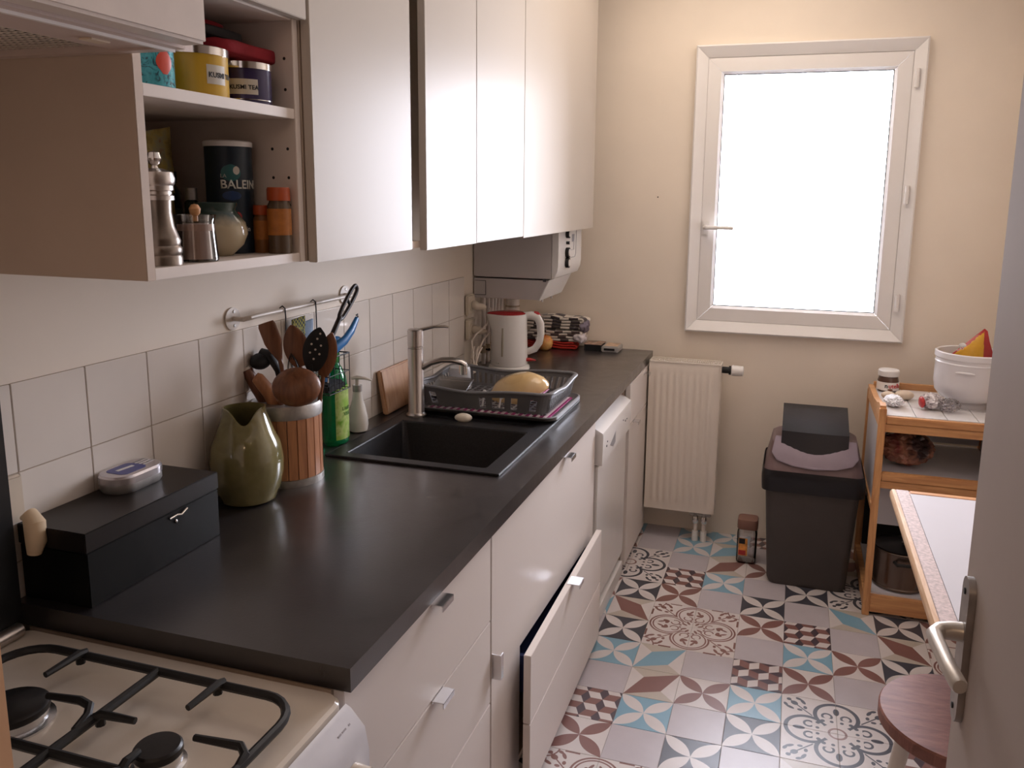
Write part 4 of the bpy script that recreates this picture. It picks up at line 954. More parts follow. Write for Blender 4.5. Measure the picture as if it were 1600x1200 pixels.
# upper and lower bands all round, panels between the slots
for s0, s1 in ((0, .22), (.86, 1)):
    v0 = [b.b.verts.new(wallpt(i, s0)) for i in range(N)]; v1 = [b.b.verts.new(wallpt(i, s1)) for i in range(N)]
    for i in range(N): b.b.faces.new((v0[i], v0[(i+1) % N], v1[(i+1) % N], v1[i]))
for i in range(N):
    p, p2 = dense[i], dense[(i+1) % N]; mx, my = (p[0]+p2[0])/2, (p[1]+p2[1])/2
    near = my < RY0+.02
    if near: slot = any(abs(mx-c) < .013 for c in (.33, .385, .44, .50)) or any(abs(mx-c) < .008 for c in (.17, .24))
    else: slot = False
    f0, f1 = (.0, .0)
    q = [wallpt(i, .2), wallpt(i+1, .2), wallpt(i+1, .88), wallpt(i, .88)]
    if slot: continue
    if near: b.b.faces.new([b.b.verts.new(x) for x in q])
    else:                                    # rib: centre 45 % of the segment
        A_, B2, C_, D_ = map(Vector, q); b.b.faces.new([b.b.verts.new(x) for x in (A_.lerp(B2, .28), A_.lerp(B2, .72), D_.lerp(C_, .72), D_.lerp(C_, .28))])
bmesh.ops.remove_doubles(b.b, verts=b.b.verts[:], dist=.0002)
o = b.build('side_wall', M['greyp'], t, smooth=False); md = o.modifiers.new('s', 'SOLIDIFY'); md.thickness = .0025; md.offset = 0
b = MB()
for k in range(16): x = RX0+.03+k*(RX1-RX0-.06)/15; b.box(x-.0035, x+.0035, RY0+.017, RY1-.017, RB, RB+.005)
for k in range(12): y = RY0+.03+k*(RY1-RY0-.06)/11; b.box(RX0+.018, RX1-.018, y-.0035, y+.0035, RB+.0005, RB+.0045)
b.build('base_grid', M['greyp'], t, smooth=False)
cg = thin_glass('clear_glass', (.97, .97, .98), .25, .05)
t = thing('glass_tumbler', 'clear tumbler upside down in the dish rack', 'glass', (.165, 1.545, RB+.008))
MB().lathe(.160, 1.560, RB+.0055, [(.037, 0), (.040, .002), (.036, .068), (.032, .074), (0, .074), (0, .066), (.029, .064), (.036, .003)], 32).build('glass_body', mat('cloudy_glass', (.82, .82, .84), .12, trans=.55, ior=1.3), t)
pl = MB().obox((.185, 1.42, RB+.040), (1, 0, 0), Vector((0, .93, .36)), Vector((0, -.36, .93)), .062, .060, .004, bev=.003).build('clear_container', thin_glass('clear_plastic', (.85, .85, .87), .6, .15)); tag(pl, 'clear plastic container lid lying at the left of the rack', 'container')
cm_ = mat('cream_bowl_glaze', (.62, .42, .20), .16, var=.06, coat=.4)
t = thing('bowl', 'cream glazed oval bowl tipped over in the dish rack', 'bowl', (.40, 1.49, RB+.01))
b = MB(); rot = Matrix.Rotation(math.radians(-14), 3, 'Y') @ Matrix.Rotation(math.radians(24), 3, 'X')
c0 = Vector((.395, 1.49, RB+.026)); rg = []
pr = [(.100, 0), (.102, .006), (.094, .022), (.072, .043), (.040, .052), (.034, .054), (.030, .056), (0, .054)]
for r, z_ in pr: rg.append([c0+rot @ Vector((max(r, .0005)*math.cos(a)*1.0, max(r, .0005)*.72*math.sin(a), z_)) for a in [2*PI*k/40 for k in range(40)]])
b.loft(rg, cap=False); bmesh.ops.remove_doubles(b.b, verts=b.b.verts[:], dist=.0015)
o = b.build('bowl_body', cm_, t, angle=50); md = o.modifiers.new('s', 'SOLIDIFY'); md.thickness = .003; md.offset = -1
o = MB().obox((.47, 1.42, RB+.035), (.8, .1, .4), (0, 1, 0), (-.4, 0, .9), .035, .05, .002, bev=.001).build('striped_card', m); tag(o, 'pink and white striped dish leaning inside the rack', 'dish')
for k, (x, l) in enumerate(((.32, 'white fork in the dish rack behind the first slot'), (.375, 'white spoon in the dish rack behind the middle slot'), (.50, 'white spoon in the dish rack at its right end'))):
    t = thing('cutlery', l, 'cutlery', (x, 1.345, RB+.006))
    b = MB().tube([(x, 1.352, RB+.008), (x+.006, 1.35, RB+.040)], [.003, .003], 8); b.blob((x+.008, 1.35, RB+.048), (.008, .003, .013), 3); b.build('cutlery_body', M['white'], t)

# ================================================================== THINGS IN THE OPEN CABINET
ZS, ZB1 = 1.6237, 1.3782
def tin(name, lab, cx, cy, r, h, mt, lid=True):
    t = thing(name, lab, 'tin', (cx, cy, ZS))
    b = MB().lathe(cx, cy, ZS, [(0, 0), (r, 0), (r*1.015, .001), (r, .003), (r, h*.98), (0, h*.98)], 40).build('tin_body', mt, t)
    if lid: MB().lathe(cx, cy, ZS, [(0, h*.83), (r*1.035, h*.83), (r*1.035, h*.985), (r*1.0, h), (0, h)], 40).build('tin_lid', M['chrome'], t)
    return t, b
m, nt, bs = new_mat('turquoise_tin_print'); f = noise_tex(nt, coords(nt), 55, 4, .6, 2.5); nt.links.new(ramp(nt, f, [(.40, (.02, .07, .10)), (.47, (.04, .32, .38)), (.62, (.08, .42, .48)), (.66, (.02, .10, .12))]), bs.inputs['Base Color']); bs.inputs['Roughness'].default_value = .25; bs.inputs['Metallic'].default_value = .2
t, b = tin('tea_tin', 'turquoise patterned tea tin with a red flower under the hood', .328, .016, .040, .066, m)
fl_ = MB(); rg = []
for z_ in [k/8 for k in range(9)]:
    hw = .34*math.sin(PI*max(.05, min(.95, z_)))**.7
    rg.append([(.328+.0404*math.cos(a), .016+.0404*math.sin(a), ZS+.016+z_*.032) for a in [-.10-hw+2*hw*k/8 for k in range(9)]])
fl_.loft(rg, closed=False, cap=False).build('red_flower', mat('orange_red_print', (.60, .06, .03), .3), b)
lw = mat('cream_label_paper', (.62, .58, .50), .5)
t, b = tin('tea_tin', 'mustard yellow tea tin with silver lid on the shelf', .306, .145, .051, .073, mat('mustard_tin', (.58, .34, .02), .3, var=.08))
l = plate_label(.306, .145, .0514, ZS+.018, ZS+.046, -.52, .15, lw, b); text('KUSMI TEA', .0105, M['blackm'], l, (0, 0, ZS+.028), (0, 1, 0), (0, 0, 1), wrap=(.306, .145, .0516, -.47), bold=.0002)
t, b = tin('tea_tin', 'dark purple tea tin with silver lid on the shelf', .318, .254, .043, .066, mat('purple_tin', (.030, .018, .075), .25, var=.08))
l = plate_label(.318, .254, .0434, ZS+.014, ZS+.038, -1.55, -.45, lw, b); text('KUSMI TEA', .0095, M['blackm'], l, (0, 0, ZS+.022), (0, 1, 0), (0, 0, 1), wrap=(.318, .254, .0436, -1.50), bold=.0002)
MB().lathe(.318, .254, ZS, [(.0437, .006), (.0440, .006), (.0440, .007), (.0437, .007)], 40).build('gold_line', M['chrome'], b)
def softslab(c, r, amp, freq, seed, name, mt, lab, cat, sq=.35):
    b = MB(); res = bmesh.ops.create_icosphere(b.b, subdivisions=4, radius=1)
    for v in res['verts']:
        d = v.co; p = Vector([math.copysign(abs(k)**sq, k) for k in d]); n_ = noise.noise(p*freq+Vector((seed, 0, 0)))
        v.co = Vector(c)+Vector((p.x*r[0], p.y*r[1], p.z*r[2]*(1+amp*n_)))+Vector((0, 0, amp*r[2]*.5*noise.noise(d*3+Vector((0, seed, 0)))))
    o = b.build(name, mt, angle=60); tag(o, lab, cat); return o
rc = mat('dark_red_fabric', (.28, .012, .022), .85, var=.15, bmp=.4, bscale=120)
softslab((.262, .262, ZS+.0855), (.075, .082, .0125), .25, 2, 1, 'folded_cloth', rc, 'folded dark red cloth lying across the tea tins', 'cloth')
softslab((.235, .220, ZS+.110), (.070, .070, .0095), .3, 2, 2, 'folded_cloth', mat('charcoal_fabric', (.03, .028, .03), .9), 'folded charcoal cloth under the top red cloth', 'cloth')
softslab((.215, .215, ZS+.1275), (.060, .065, .0065), .3, 2, 3, 'folded_cloth', rc, 'thin red cloth on top of the folded pile', 'cloth')
t = thing('spice_tube', 'slim brown tube standing at the right end of the shelf', 'tube', (.29, .303, ZS))
MB().lathe(.245, .303, ZS, [(0, 0), (.012, 0), (.012, .062), (.009, .066), (0, .066)], 20).build('tube_body', mat('brown_tube', (.34, .16, .08), .5), t)

# lower compartment
t = thing('pepper_mill', 'turned pewter pepper mill with a ball knob, at the left front', 'pepper mill', (.335, .022, ZB1))
pw = mat('dark_pewter', (.24, .20, .17), .32, .9, var=.25, nscale=20)
MB().lathe(.332, .020, ZB1, [(0, 0), (.030, 0), (.030, .010), (.0285, .014), (.030, .018), (.030, .024), (.0275, .028), (.029, .034), (.027, .040), (.0215, .055), (.019, .075), (.0195, .092), (0, .092)], 36).build('mill_body', pw, t)
MB().lathe(.332, .020, ZB1, [(0, .092), (.0235, .092), (.0235, .098), (.0205, .100), (.0205, .104), (.023, .106), (.023, .112), (.0245, .114), (.026, .122), (.0235, .131), (.010, .136), (0, .136)], 36).build('mill_head', M['steel'], t)
MB().lathe(.332, .020, ZB1, [(0, .136), (.005, .136), (.004, .140), (.008, .143), (.0105, .150), (.008, .158), (0, .1605)], 24).build('knob', M['chrome'], t)
t = thing('sugar_jar', 'small clear jar of pink salt with a knob lid', 'jar', (.335, .098, ZB1))
MB().lathe(.332, .098, ZB1, [(0, 0), (.030, 0), (.0315, .002), (.0275, .058), (.030, .070), (.0285, .070), (.026, .058), (.0295, .004), (0, .003)], 32).build('jar_body', cg, t)
MB().lathe(.332, .098, ZB1, [(0, .0035), (.0292, .0040), (.0262, .056), (0, .056)], 32).build('contents', mat('pink_salt', (.85, .66, .58), .8, bmp=.3, bscale=300), t)
MB().lathe(.332, .098, ZB1, [(0, .058), (.0262, .0585), (.0268, .0605), (0, .061)], 32).build('lid', cg, t)
MB().lathe(.332, .098, ZB1, [(0, .061), (.004, .061), (.004, .068), (.0075, .072), (.0085, .079), (.005, .085), (0, .086)], 20).build('knob', M['pine'], t)
t = thing('stoneware_pot', 'squat round stoneware pot, cream below and dark green at the neck', 'pot', (.282, .205, ZB1))
m, nt, bs = new_mat('cream_green_stoneware'); F.nt = nt; tc = nt.nodes.new('ShaderNodeTexCoord'); sp = nt.nodes.new('ShaderNodeSeparateXYZ'); nt.links.new(tc.outputs['Object'], sp.inputs[0])
f = F(noise_tex(nt, tc.outputs['Object'], 40, 3)); hgt = F(sp.outputs[2])+(f-.5)*.02
nt.links.new(ramp(nt, (hgt/.09).v, [(.55, (.46, .38, .25)), (.75, (.04, .07, .06))]), bs.inputs['Base Color']); bs.inputs['Roughness'].default_value = .15
MB().lathe(.286, .205, ZB1, [(0, 0), (.024, 0), (.026, .003), (.042, .018), (.049, .036), (.046, .055), (.034, .070), (.031, .076), (.034, .084), (.034, .087), (.030, .087), (.028, .076), (0, .070)], 40).build('pot_body', m, t, angle=60)
t = thing('salt_canister', 'dark navy sea salt canister with a white lid behind the pot', 'canister', (.255, .290, ZB1))
nv = mat('navy_cardboard', (.010, .022, .036), .4, var=.15); sx_, sy_ = .262, .276
c_ = MB().lathe(sx_, sy_, ZB1, [(0, 0), (.039, 0), (.039, .180), (0, .180)], 40).build('canister_body', nv, t)
MB().lathe(sx_, sy_, ZB1, [(0, .180), (.0405, .180), (.0405, .188), (.037, .190), (0, .190)], 40).build('lid', M['white'], t)
text('BALEINE', .0205, mat('silver_ink', (.62, .62, .55), .4), c_, (0, 0, ZB1+.110), (0, 1, 0), (0, 0, 1), wrap=(sx_, sy_, .0393, -1.32), bold=.0004)
text('Sel Fin', .0115, M['white'], c_, (0, 0, ZB1+.038), (0, 1, 0), (0, 0, 1), wrap=(sx_, sy_, .0393, -.82))
text('de mer', .005, M['white'], c_, (0, 0, ZB1+.028), (0, 1, 0), (0, 0, 1), wrap=(sx_, sy_, .0393, -.72))
text('LA', .009, mat('pale_ink', (.4, .42, .38), .4), c_, (0, 0, ZB1+.128), (0, 1, 0), (0, 0, 1), wrap=(sx_, sy_, .0393, -1.30))
def spot(cx, cy, r, a, z, ha, hz, mt, par, name):
    rg = []
    for k in range(9):
        s = -1+2*k/8; w = ha*math.sqrt(max(.02, 1-s*s)); rg.append([(cx+r*math.cos(q), cy+r*math.sin(q), z+s*hz) for q in [a-w+2*w*i/8 for i in range(9)]])
    return MB().loft(rg, closed=False, cap=False).build(name, mt, par)
spot(sx_, sy_, .0393, -.85, ZB1+.136, .42, .014, mat('sea_green_print', (.03, .13, .13), .4), c_, 'round_emblem')
spot(sx_, sy_, .0396, -.62, ZB1+.140, .14, .007, lw, c_, 'emblem_sail')
spot(sx_, sy_, .0394, -.62, ZB1+.062, .16, .009, M['red'], c_, 'red_berry')
spot(sx_, sy_, .0394, -.98, ZB1+.060, .16, .003, lw, c_, 'white_fish')
spot(sx_, sy_, .0394, -.85, ZB1+.098, .40, .008, mat('blue_print', (.02, .05, .14), .4), c_, 'blue_swoosh')
def spice(cx, cy, r, h, lab, body, cap_):
    t = thing('spice_jar', lab, 'jar', (cx, cy, ZB1))
    MB().lathe(cx, cy, ZB1, [(0, 0), (r, 0), (r, h*.72), (r*.82, h*.78), (r*.82, h*.80), (0, h*.80)], 28).build('jar_body', body, t)
    MB().lathe(cx, cy, ZB1, [(0, h*.80), (r*.98, h*.80), (r*.98, h*.97), (r*.9, h), (0, h)], 28).build('cap', cap_, t)
    MB().lathe(cx, cy, ZB1, [(r*1.01, h*.28), (r*1.02, h*.28), (r*1.02, h*.68), (r*1.01, h*.68)], 28).build('label', mat('orange_label', (.42, .15, .03), .5, var=.2, nscale=60), t); return t
oc = mat('orange_cap', (.42, .07, .015), .4); sb = mat('spice_brown_glass', (.10, .065, .04), .2)
spice(.346, .295, .0200, .113, 'spice jar with an orange cap and label at the right front', sb, oc)
spice(.310, .296, .0150, .082, 'dim orange-labelled spice jar between the canister and the front jar', mat('dim_orange', (.20, .08, .02), .4), oc)
t = thing('snack_pouch', 'crumpled yellow paper pouch standing behind the pepper mill', 'pouch', (.18, .15, ZB1))
b = MB(); n = 14; g = {}
for sd_ in (0, 1):
    for j in range(n+1):
        for i in range(n+1):
            u, v = i/n, j/n; bulge = (math.sin(PI*u)*math.sin(PI*min(1, v*1.05)))**.5*.016 if 0 < i < n and 0 < j < n else 0
            g[sd_, i, j] = b.b.verts.new((.180+(bulge if sd_ else -bulge)+.005*noise.noise(Vector((u*5, v*5, sd_))), .085+.150*u, ZB1+.2*v+(.012*max(0, u-.6)/.4 if j == n else 0)))
for sd_ in (0, 1):
    for j in range(n):
        for i in range(n): b.b.faces.new((g[sd_, i, j], g[sd_, i+1, j], g[sd_, i+1, j+1], g[sd_, i, j+1]))
bmesh.ops.remove_doubles(b.b, verts=b.b.verts[:], dist=.0012)
m, nt, bs = new_mat('yellow_pouch_print'); f = noise_tex(nt, coords(nt), 28, 5, .6); nt.links.new(ramp(nt, f, [(.35, (.20, .14, .03)), (.5, (.40, .30, .08)), (.62, (.30, .28, .16)), (.7, (.28, .10, .03))]), bs.inputs['Base Color']); bs.inputs['Roughness'].default_value = .5
b.build('pouch_body', m, t)
dk = mat('dark_green_glass', (.012, .020, .014), .2)
t = thing('dark_jar', 'dark green jar in the shade between the pouch and the canister', 'jar', (.14, .235, ZB1))
MB().lathe(.150, .238, ZB1, [(0, 0), (.030, 0), (.032, .01), (.032, .10), (.024, .115), (.024, .118), (0, .118)], 28).build('jar_body', dk, t)
MB().lathe(.150, .238, ZB1, [(0, .118), (.026, .118), (.026, .138), (0, .140)], 28).build('lid', M['blackm'], t)
MB().lathe(.150, .238, ZB1, [(.0323, .04), (.0326, .04), (.0326, .075), (.0323, .075)], 28).build('label', mat('dull_green_label', (.10, .13, .06), .5), t)
t = thing('small_vial', 'small grey-capped dark bottle in front of the salt canister', 'bottle', (.24, .2, ZB1))
MB().lathe(.215, .235, ZB1, [(0, 0), (.012, 0), (.012, .085), (.008, .090), (0, .09)], 20).build('bottle_body', dk, t)
MB().lathe(.215, .235, ZB1, [(0, .09), (.0095, .09), (.0095, .110), (0, .111)], 20).build('cap', M['galv'], t)
t = thing('blue_pen', 'royal blue peg standing behind the pepper mill', 'peg', (.27, .11, ZB1))
MB().obox((.262, .108, ZB1+.048), (0, .93, .37), (1, 0, 0), (0, -.37, .93), .006, .004, .050, bev=.001).build('peg_body', mat('royal_blue', (.015, .02, .22), .4), t)

# ================================================================== RADIATOR
RY = 2.50
t = thing('radiator', 'white ribbed panel radiator under the window', 'radiator', (.80, 2.55, .135))
rm = mat('radiator_enamel', (.80, .72, .64), .28, var=.01)
RA, RBx, RZ0, RZ1 = .642, .944, .135, .795
b = MB(); nf = 9; cols = []; W0, W1 = RA+.022, RBx-.030; ns = 90
for i in range(ns+1):
    x = RA+(RBx-.006-RA)*i/ns; ph = (x-W0)/(W1-W0)*nf; fl2 = .5-.5*math.cos(2*PI*ph) if 0 <= ph <= nf else 0; cols.append((x, fl2**.8))
zs = [(RZ0, 0), (RZ0+.030, 0), (RZ0+.045, .6), (RZ0+.06, 1), (RZ1-.075, 1), (RZ1-.06, .6), (RZ1-.045, 0), (RZ1-.006, 0), (RZ1-.002, -.6)]
g = [[b.b.verts.new((x, RY+.008-.0 + (-.006*f*k if k > 0 else -.004*k), z)) for x, f in cols] for z, k in zs]
for j in range(len(g)-1):
    for i in range(ns): b.b.faces.new((g[j][i], g[j][i+1], g[j+1][i+1], g[j+1][i]))
o = b.build('front_panel', rm, t, angle=60)
MB().box(RA+.004, RBx-.006, RY+.090, RY+.096, RZ0, RZ1-.004).build('rear_panel', rm, t)
MB().box(RBx-.006, RBx, RY+.004, RY+.098, RZ0, RZ1, bev=.002).build('end_cover', rm, t)
MB().box(RA, RA+.004, RY+.006, RY+.098, RZ0, RZ1, bev=.001).build('end_cover', rm, t)
gr = MB(); gr.box(RA, RBx-.006, RY+.006, RY+.018, RZ1-.006, RZ1); gr.box(RA, RBx-.006, RY+.086, RY+.098, RZ1-.006, RZ1); gr.box(RA, RBx-.006, RY+.048, RY+.056, RZ1-.006, RZ1)
n = 40
for k in range(n+1): x = RA+(RBx-.012-RA)*k/n; gr.box(x, x+.0032, RY+.018, RY+.086, RZ1-.006, RZ1-.0005)
gr.build('top_grille', rm, t, smooth=False)
vv = MB().cyl((RBx, 2.558, .765), (RBx+.040, 2.558, .765), .014, n=20); vv.cyl((RBx+.028, 2.558, .765), (RBx+.036, 2.558, .765), .019, n=20); vv.build('valve_stem', M['blackm'], t)
MB().tube([(RBx+.038, 2.558, .765), (RBx+.042, 2.558, .765), (RBx+.085, 2.558, .765), (RBx+.088, 2.558, .765)], [.018, .0225, .021, .017], 24).build('thermostat_head', M['white'], t)
for x, y in ((.866, 2.535), (.902, 2.535)):
    MB().cyl((x, y, .11), (x, y, .135), .010, n=16).build('connector', M['galv'], t)
    MB().lathe(x, y, 0, [(0, .080), (.012, .080), (.0145, .088), (.0145, .104), (.012, .112), (0, .112)], 16).build('valve_nut', M['chrome'], t)
    MB().cyl((x, y, .03), (x, y, .085), .0085, n=16).build('pipe', pm, t)
    MB().cyl((x, y, 0), (x, y, .045), .0135, n=16).build('floor_sleeve', M['white'], t)
MB().box(.84, .93, 2.528, 2.545, .113, .128, bev=.003).build('valve_block', M['galv'], t)

# jar on the floor
t = thing('storage_jar', 'empty glass jar with a brown lid on the floor by the bin', 'jar', (1.093, 2.395, 0))
jx, jy = 1.093, 2.398
def sq(r, z): return rr(jx-r, jx+r, jy-r, jy+r, r*.45, z, 5)
MB().loft([sq(.036, .001), sq(.040, .006), sq(.040, .130), sq(.036, .145), sq(.034, .150), sq(.032, .150), sq(.034, .144), sq(.038, .129), sq(.038, .008), sq(.034, .004)]).build('jar_body', cg, t)
MB().loft([sq(.039, .146), sq(.041, .150), sq(.041, .180), sq(.038, .186)]).build('lid', mat('brown_lid', (.24, .12, .09), .4), t)
l = MB().box(jx-.032, jx+.004, jy-.0405, jy-.0402, .035, .110).build('label', mat('orange_yellow_label', (.70, .28, .06), .4, var=.5, nscale=30), t)
MB().box(jx-.030, jx-.006, jy-.0412, jy-.0406, .086, .108).build('label_band', M['blackm'], l); MB().box(jx-.030, jx-.002, jy-.0412, jy-.0406, .038, .058).build('label_patch', M['red'], l)

# ---- bin
t = thing('rubbish_bin', 'tall dark grey pedal bin with a brown lid and black bag', 'bin', (1.32, 2.35, 0))
bg_ = mat('bin_dark_grey', (.065, .055, .052), .5, var=.05)
def br(x0, x1, y0, y1, z, r=.03): return rr(x0, x1, y0, y1, r, z, 5)
b = MB(); b.loft([br(1.188, 1.465, 2.215, 2.455, 0), br(1.180, 1.472, 2.208, 2.462, .02), br(1.152, 1.498, 2.190, 2.480, .440), br(1.145, 1.504, 2.184, 2.486, .446), br(1.145, 1.504, 2.184, 2.486, .452), br(1.16, 1.49, 2.20, 2.47, .452), br(1.19, 1.46, 2.22, 2.45, .02)])
b.build('bin_body', bg_, t)
b = MB(); loopa = br(1.138, 1.512, 2.174, 2.494, 0, .04); rg = []
for z_, o_ in ((.470, 0), (.458, .006), (.44, .008), (.405, .006), (.388, .002)):
    cx_, cy_ = 1.325, 2.334; r_ = []
    for k, p in enumerate(loopa):
        w = .006*noise.noise(Vector((p[0]*28, p[1]*28, z_*40)))
        zz = z_+(.010*noise.noise(Vector((p[0]*9, p[1]*9, 3))) if z_ < .38 else 0)
        d_ = Vector((p[0]-cx_, p[1]-cy_, 0)); r_.append((p[0]+d_.x*(o_+w)*3-d_.x*.02, p[1]+d_.y*(o_+w)*3-d_.y*.02, zz))
    rg.append(r_)
# resample for crinkles
b.loft(rg, cap=False); o = b.build('bin_bag', mat('black_bin_bag', (.012, .011, .014), .28, bmp=.8, bscale=40), t, label='black bag folded over the rim'); md = o.modifiers.new('s', 'SUBSURF'); md.levels = 2; md.render_levels = 2
ldm = mat('bin_lid_brown', (.17, .11, .11), .4); lgy = mat('bin_lid_mauve', (.34, .28, .33), .35)
b = MB(); b.loft([br(1.145, 1.505, 2.180, 2.490, .462, .04), br(1.150, 1.500, 2.185, 2.488, .475, .04), br(1.168, 1.482, 2.235, 2.486, .560, .05), br(1.180, 1.470, 2.25, 2.48, .568, .05)]); b.build('lid', ldm, t)
# sloping grey surround and black flap box
sl = Vector((0, .055, .083)).normalized(); nn = Vector((0, -.083, .055)).normalized()
b = MB(); c0 = Vector((1.325, 2.185, .478))
def Lp_(u, v, w): return c0+Vector((u, 0, 0))+sl*v+nn*w
out = [(-.145, .125), (-.155, .06), (-.135, .030), (-.08, .012), (0, .004), (.08, .012), (.135, .030), (.155, .06), (.145, .125)]
b.loft([[Lp_(u, v, .001) for u, v in out], [Lp_(u, v, .009) for u, v in out], [Lp_(u*.96, v*.97+.004, .012) for u, v in out]]); b.build('lid_surround', lgy, t)
b = MB(); fx0, fx1 = 1.202, 1.443
pf = [(2.225, .505), (2.218, .512), (2.238, .612), (2.250, .618), (2.440, .672), (2.470, .665), (2.470, .56), (2.27, .56)]
cr = []
for u in [k/10 for k in range(11)]:
    x = fx0+(fx1-fx0)*u; bl_ = -.016*math.sin(PI*u)
    cr.append([(x, y+(bl_ if i in (0, 1, 7) else bl_*.4 if i == 2 else 0), z_) for i, (y, z_) in enumerate(pf)])
b.loft(cr); b.build('flap', mat('bin_flap_black', (.020, .019, .023), .4, bmp=.1), t, bev=0)

# ================================================================== KITCHEN CART
C0, C1, CYF, CYB = 1.520, 1.960, 2.060, 2.560
t = thing('kitchen_trolley', 'pine trolley with a white tiled top and shelves by the wall', 'trolley', (1.74, 2.27, 0))
for x in (C0, C1-.024):
    for y in (CYF, CYB-.024):
        MB().box(x, x+.024, y, y+.024, 0, .770 if y == CYF else .735, bev=.002).build('post', M['pinev'], t)
for x in (C0+.002, C1-.022):
    b = MB().prism([(CYF+.010, .700), (CYF+.010, .778), (CYF+.05, .782), (CYF+.12, .765), (CYF+.25, .752), (CYB, .750), (CYB, .700)], x, x+.020, 'yz'); b.build('side_rail', M['pine'], t, bev=.002)
    MB().box(x+.006, x+.012, CYF+.024, CYB-.024, .40, .700).build('side_panel', M['laminate'], t)
    MB().prism([(CYF+.024, .385), (CYB-.024, .385), (CYB-.024, .405), (CYF+.024, .405)], x, x+.018, 'yz').build('lower_rail', M['pine'], t)
    MB().box(x, x+.020, CYF+.024, CYB-.024, .02, .075).build('base_rail', M['pine'], t)
MB().box(C0+.024, C1-.024, CYF+.002, CYF+.026, .716, .741, bev=.003).build('front_lip', M['pine'], t)
MB().box(C0+.024, C1-.024, CYF+.008, CYF+.024, .686, .714, bev=.001).build('apron', M['pine'], t)
MB().box(C0+.022, C1-.022, CYF+.024, CYB-.022, .728, .736).build('top_board', M['grout'], t)
tx0, tx1 = C0+.024, C1-.024; nx = 4
for i in range(nx):
    for j in range(3):
        w = (tx1-tx0)/nx; dd = (CYB-.03-(CYF+.027))/3
        MB().box(tx0+i*w+.0012, tx0+(i+1)*w-.0012, CYF+.027+j*dd+.0012, CYF+.027+(j+1)*dd-.0012, .7362, .7425, bev=.0008).build('top_tile', mat('white_top_tile', (.82, .80, .80), .15) if (i+j) == 0 else bpy.data.materials['white_top_tile'], t)
MB().box(C0+.020, C1-.020, CYB-.022, CYB-.006, .700, .765).build('back_rail', M['pine'], t)
for zz, nm in ((.528, 'shelf'), (.085, 'shelf')):
    MB().box(C0+.022, C1-.022, CYF+.020, CYB-.010, zz-.016, zz, bev=.001).build(nm, M['laminate'], t)
MB().box(C0+.024, C1-.024, CYF+.002, CYF+.022, .510, .541, bev=.003).build('shelf_lip', M['pine'], t)
MB().box(C0+.024, C1-.024, CYF+.006, CYF+.022, .482, .508, bev=.001).build('shelf_apron', M['pine'], t)
MB().box(C0+.024, C1-.024, CYF+.002, CYF+.022, .015, .078, bev=.002).build('base_board', M['pine'], t)
MB().box(C0+.024, C1-.024, CYB-.030, CYB-.022, .541, .60).build('back_strip', M['laminate'], t)
MB().box(C0+.024, C1-.024, CYB-.020, CYB-.014, .085, .51).build('back_panel', M['laminate'], t)
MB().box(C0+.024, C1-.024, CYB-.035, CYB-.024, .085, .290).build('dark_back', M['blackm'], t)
MB().box(C0+.024, C1-.024, CYF+.18, CYF+.19, .285, .480).build('drawer_back', M['laminate'], t)

# on the trolley
ZC = .7427
t = thing('soup_tureen', 'large white lidless pot with a rolled rim on the trolley', 'pot', (1.838, 2.35, ZC))
PX, PY = 1.842, 2.335
pwm = mat('white_pot_glaze', (.80, .78, .80), .25, var=.01)
MB().lathe(PX, PY, ZC, [(0, 0), (.066, 0), (.067, .014), (.062, .020), (.094, .032), (.114, .056), (.120, .090), (.119, .158), (.121, .164), (.118, .168), (.118, .176), (.123, .182), (.123, .200), (.119, .203), (.113, .200), (.111, .180), (.110, .10), (.085, .05), (0, .030)], 56).build('pot_body', pwm, t)
hd_ = Vector((-.32, -.95, 0)).normalized(); sv = Vector((-hd_.y, hd_.x, 0)); c = Vector((PX, PY, ZC+.138))+hd_*.1185
MB().tube([c-sv*.030, c-sv*.018+hd_*.006+Vector((0, 0, .002)), c+sv*.018+hd_*.006+Vector((0, 0, .002)), c+sv*.030], [.003, .0045, .0045, .003], 10).build('lug_handle', pwm, t)
# crisp bag in the pot
t = thing('snack_bag', 'yellow and red crisp bag sticking out of the white pot', 'bag', (1.83, 2.34, ZC+.15))
b = MB(); n = 12
Pk = [Vector((1.758, 2.315, ZC+.190)), Vector((1.874, 2.345, ZC+.290)), Vector((1.905, 2.350, ZC+.19)), Vector((1.84, 2.30, ZC+.10))]
g = {}
for s in (0, 1):
    for j in range(n+1):
        for i in range(n+1):
            u, v = i/n, j/n
            base = Vector((1.762, 2.33, ZC+.10)).lerp(Vector((1.912, 2.345, ZC+.10)), u); top = Vector((1.768, 2.325, ZC+.186)).lerp(Vector((1.884, 2.36, ZC+.290)), min(1, u*1.25)) if u < .8 else Vector((1.884, 2.36, ZC+.290)).lerp(Vector((1.910, 2.35, ZC+.200)), (u-.8)/.2)
            bu = math.sin(PI*u)*math.sin(PI*v)**.6 if 0 < i < n and 0 < j < n else 0
            g[s, i, j] = b.b.verts.new(base.lerp(top, v)+Vector((0, -1 if s else 1, 0))*bu*.028+Vector((1, 1, .5))*.006*noise.noise(Vector((u*6, v*6, 2+s))))
for s in (0, 1):
    for j in range(n):
        for i in range(n): b.b.faces.new((g[s, i, j], g[s, i+1, j], g[s, i+1, j+1], g[s, i, j+1]))
bmesh.ops.remove_doubles(b.b, verts=b.b.verts[:], dist=.001)
m, nt, bs = new_mat('yellow_red_bag'); F.nt = nt; tc = nt.nodes.new('ShaderNodeTexCoord'); sp = nt.nodes.new('ShaderNodeSeparateXYZ'); nt.links.new(tc.outputs['Object'], sp.inputs[0])
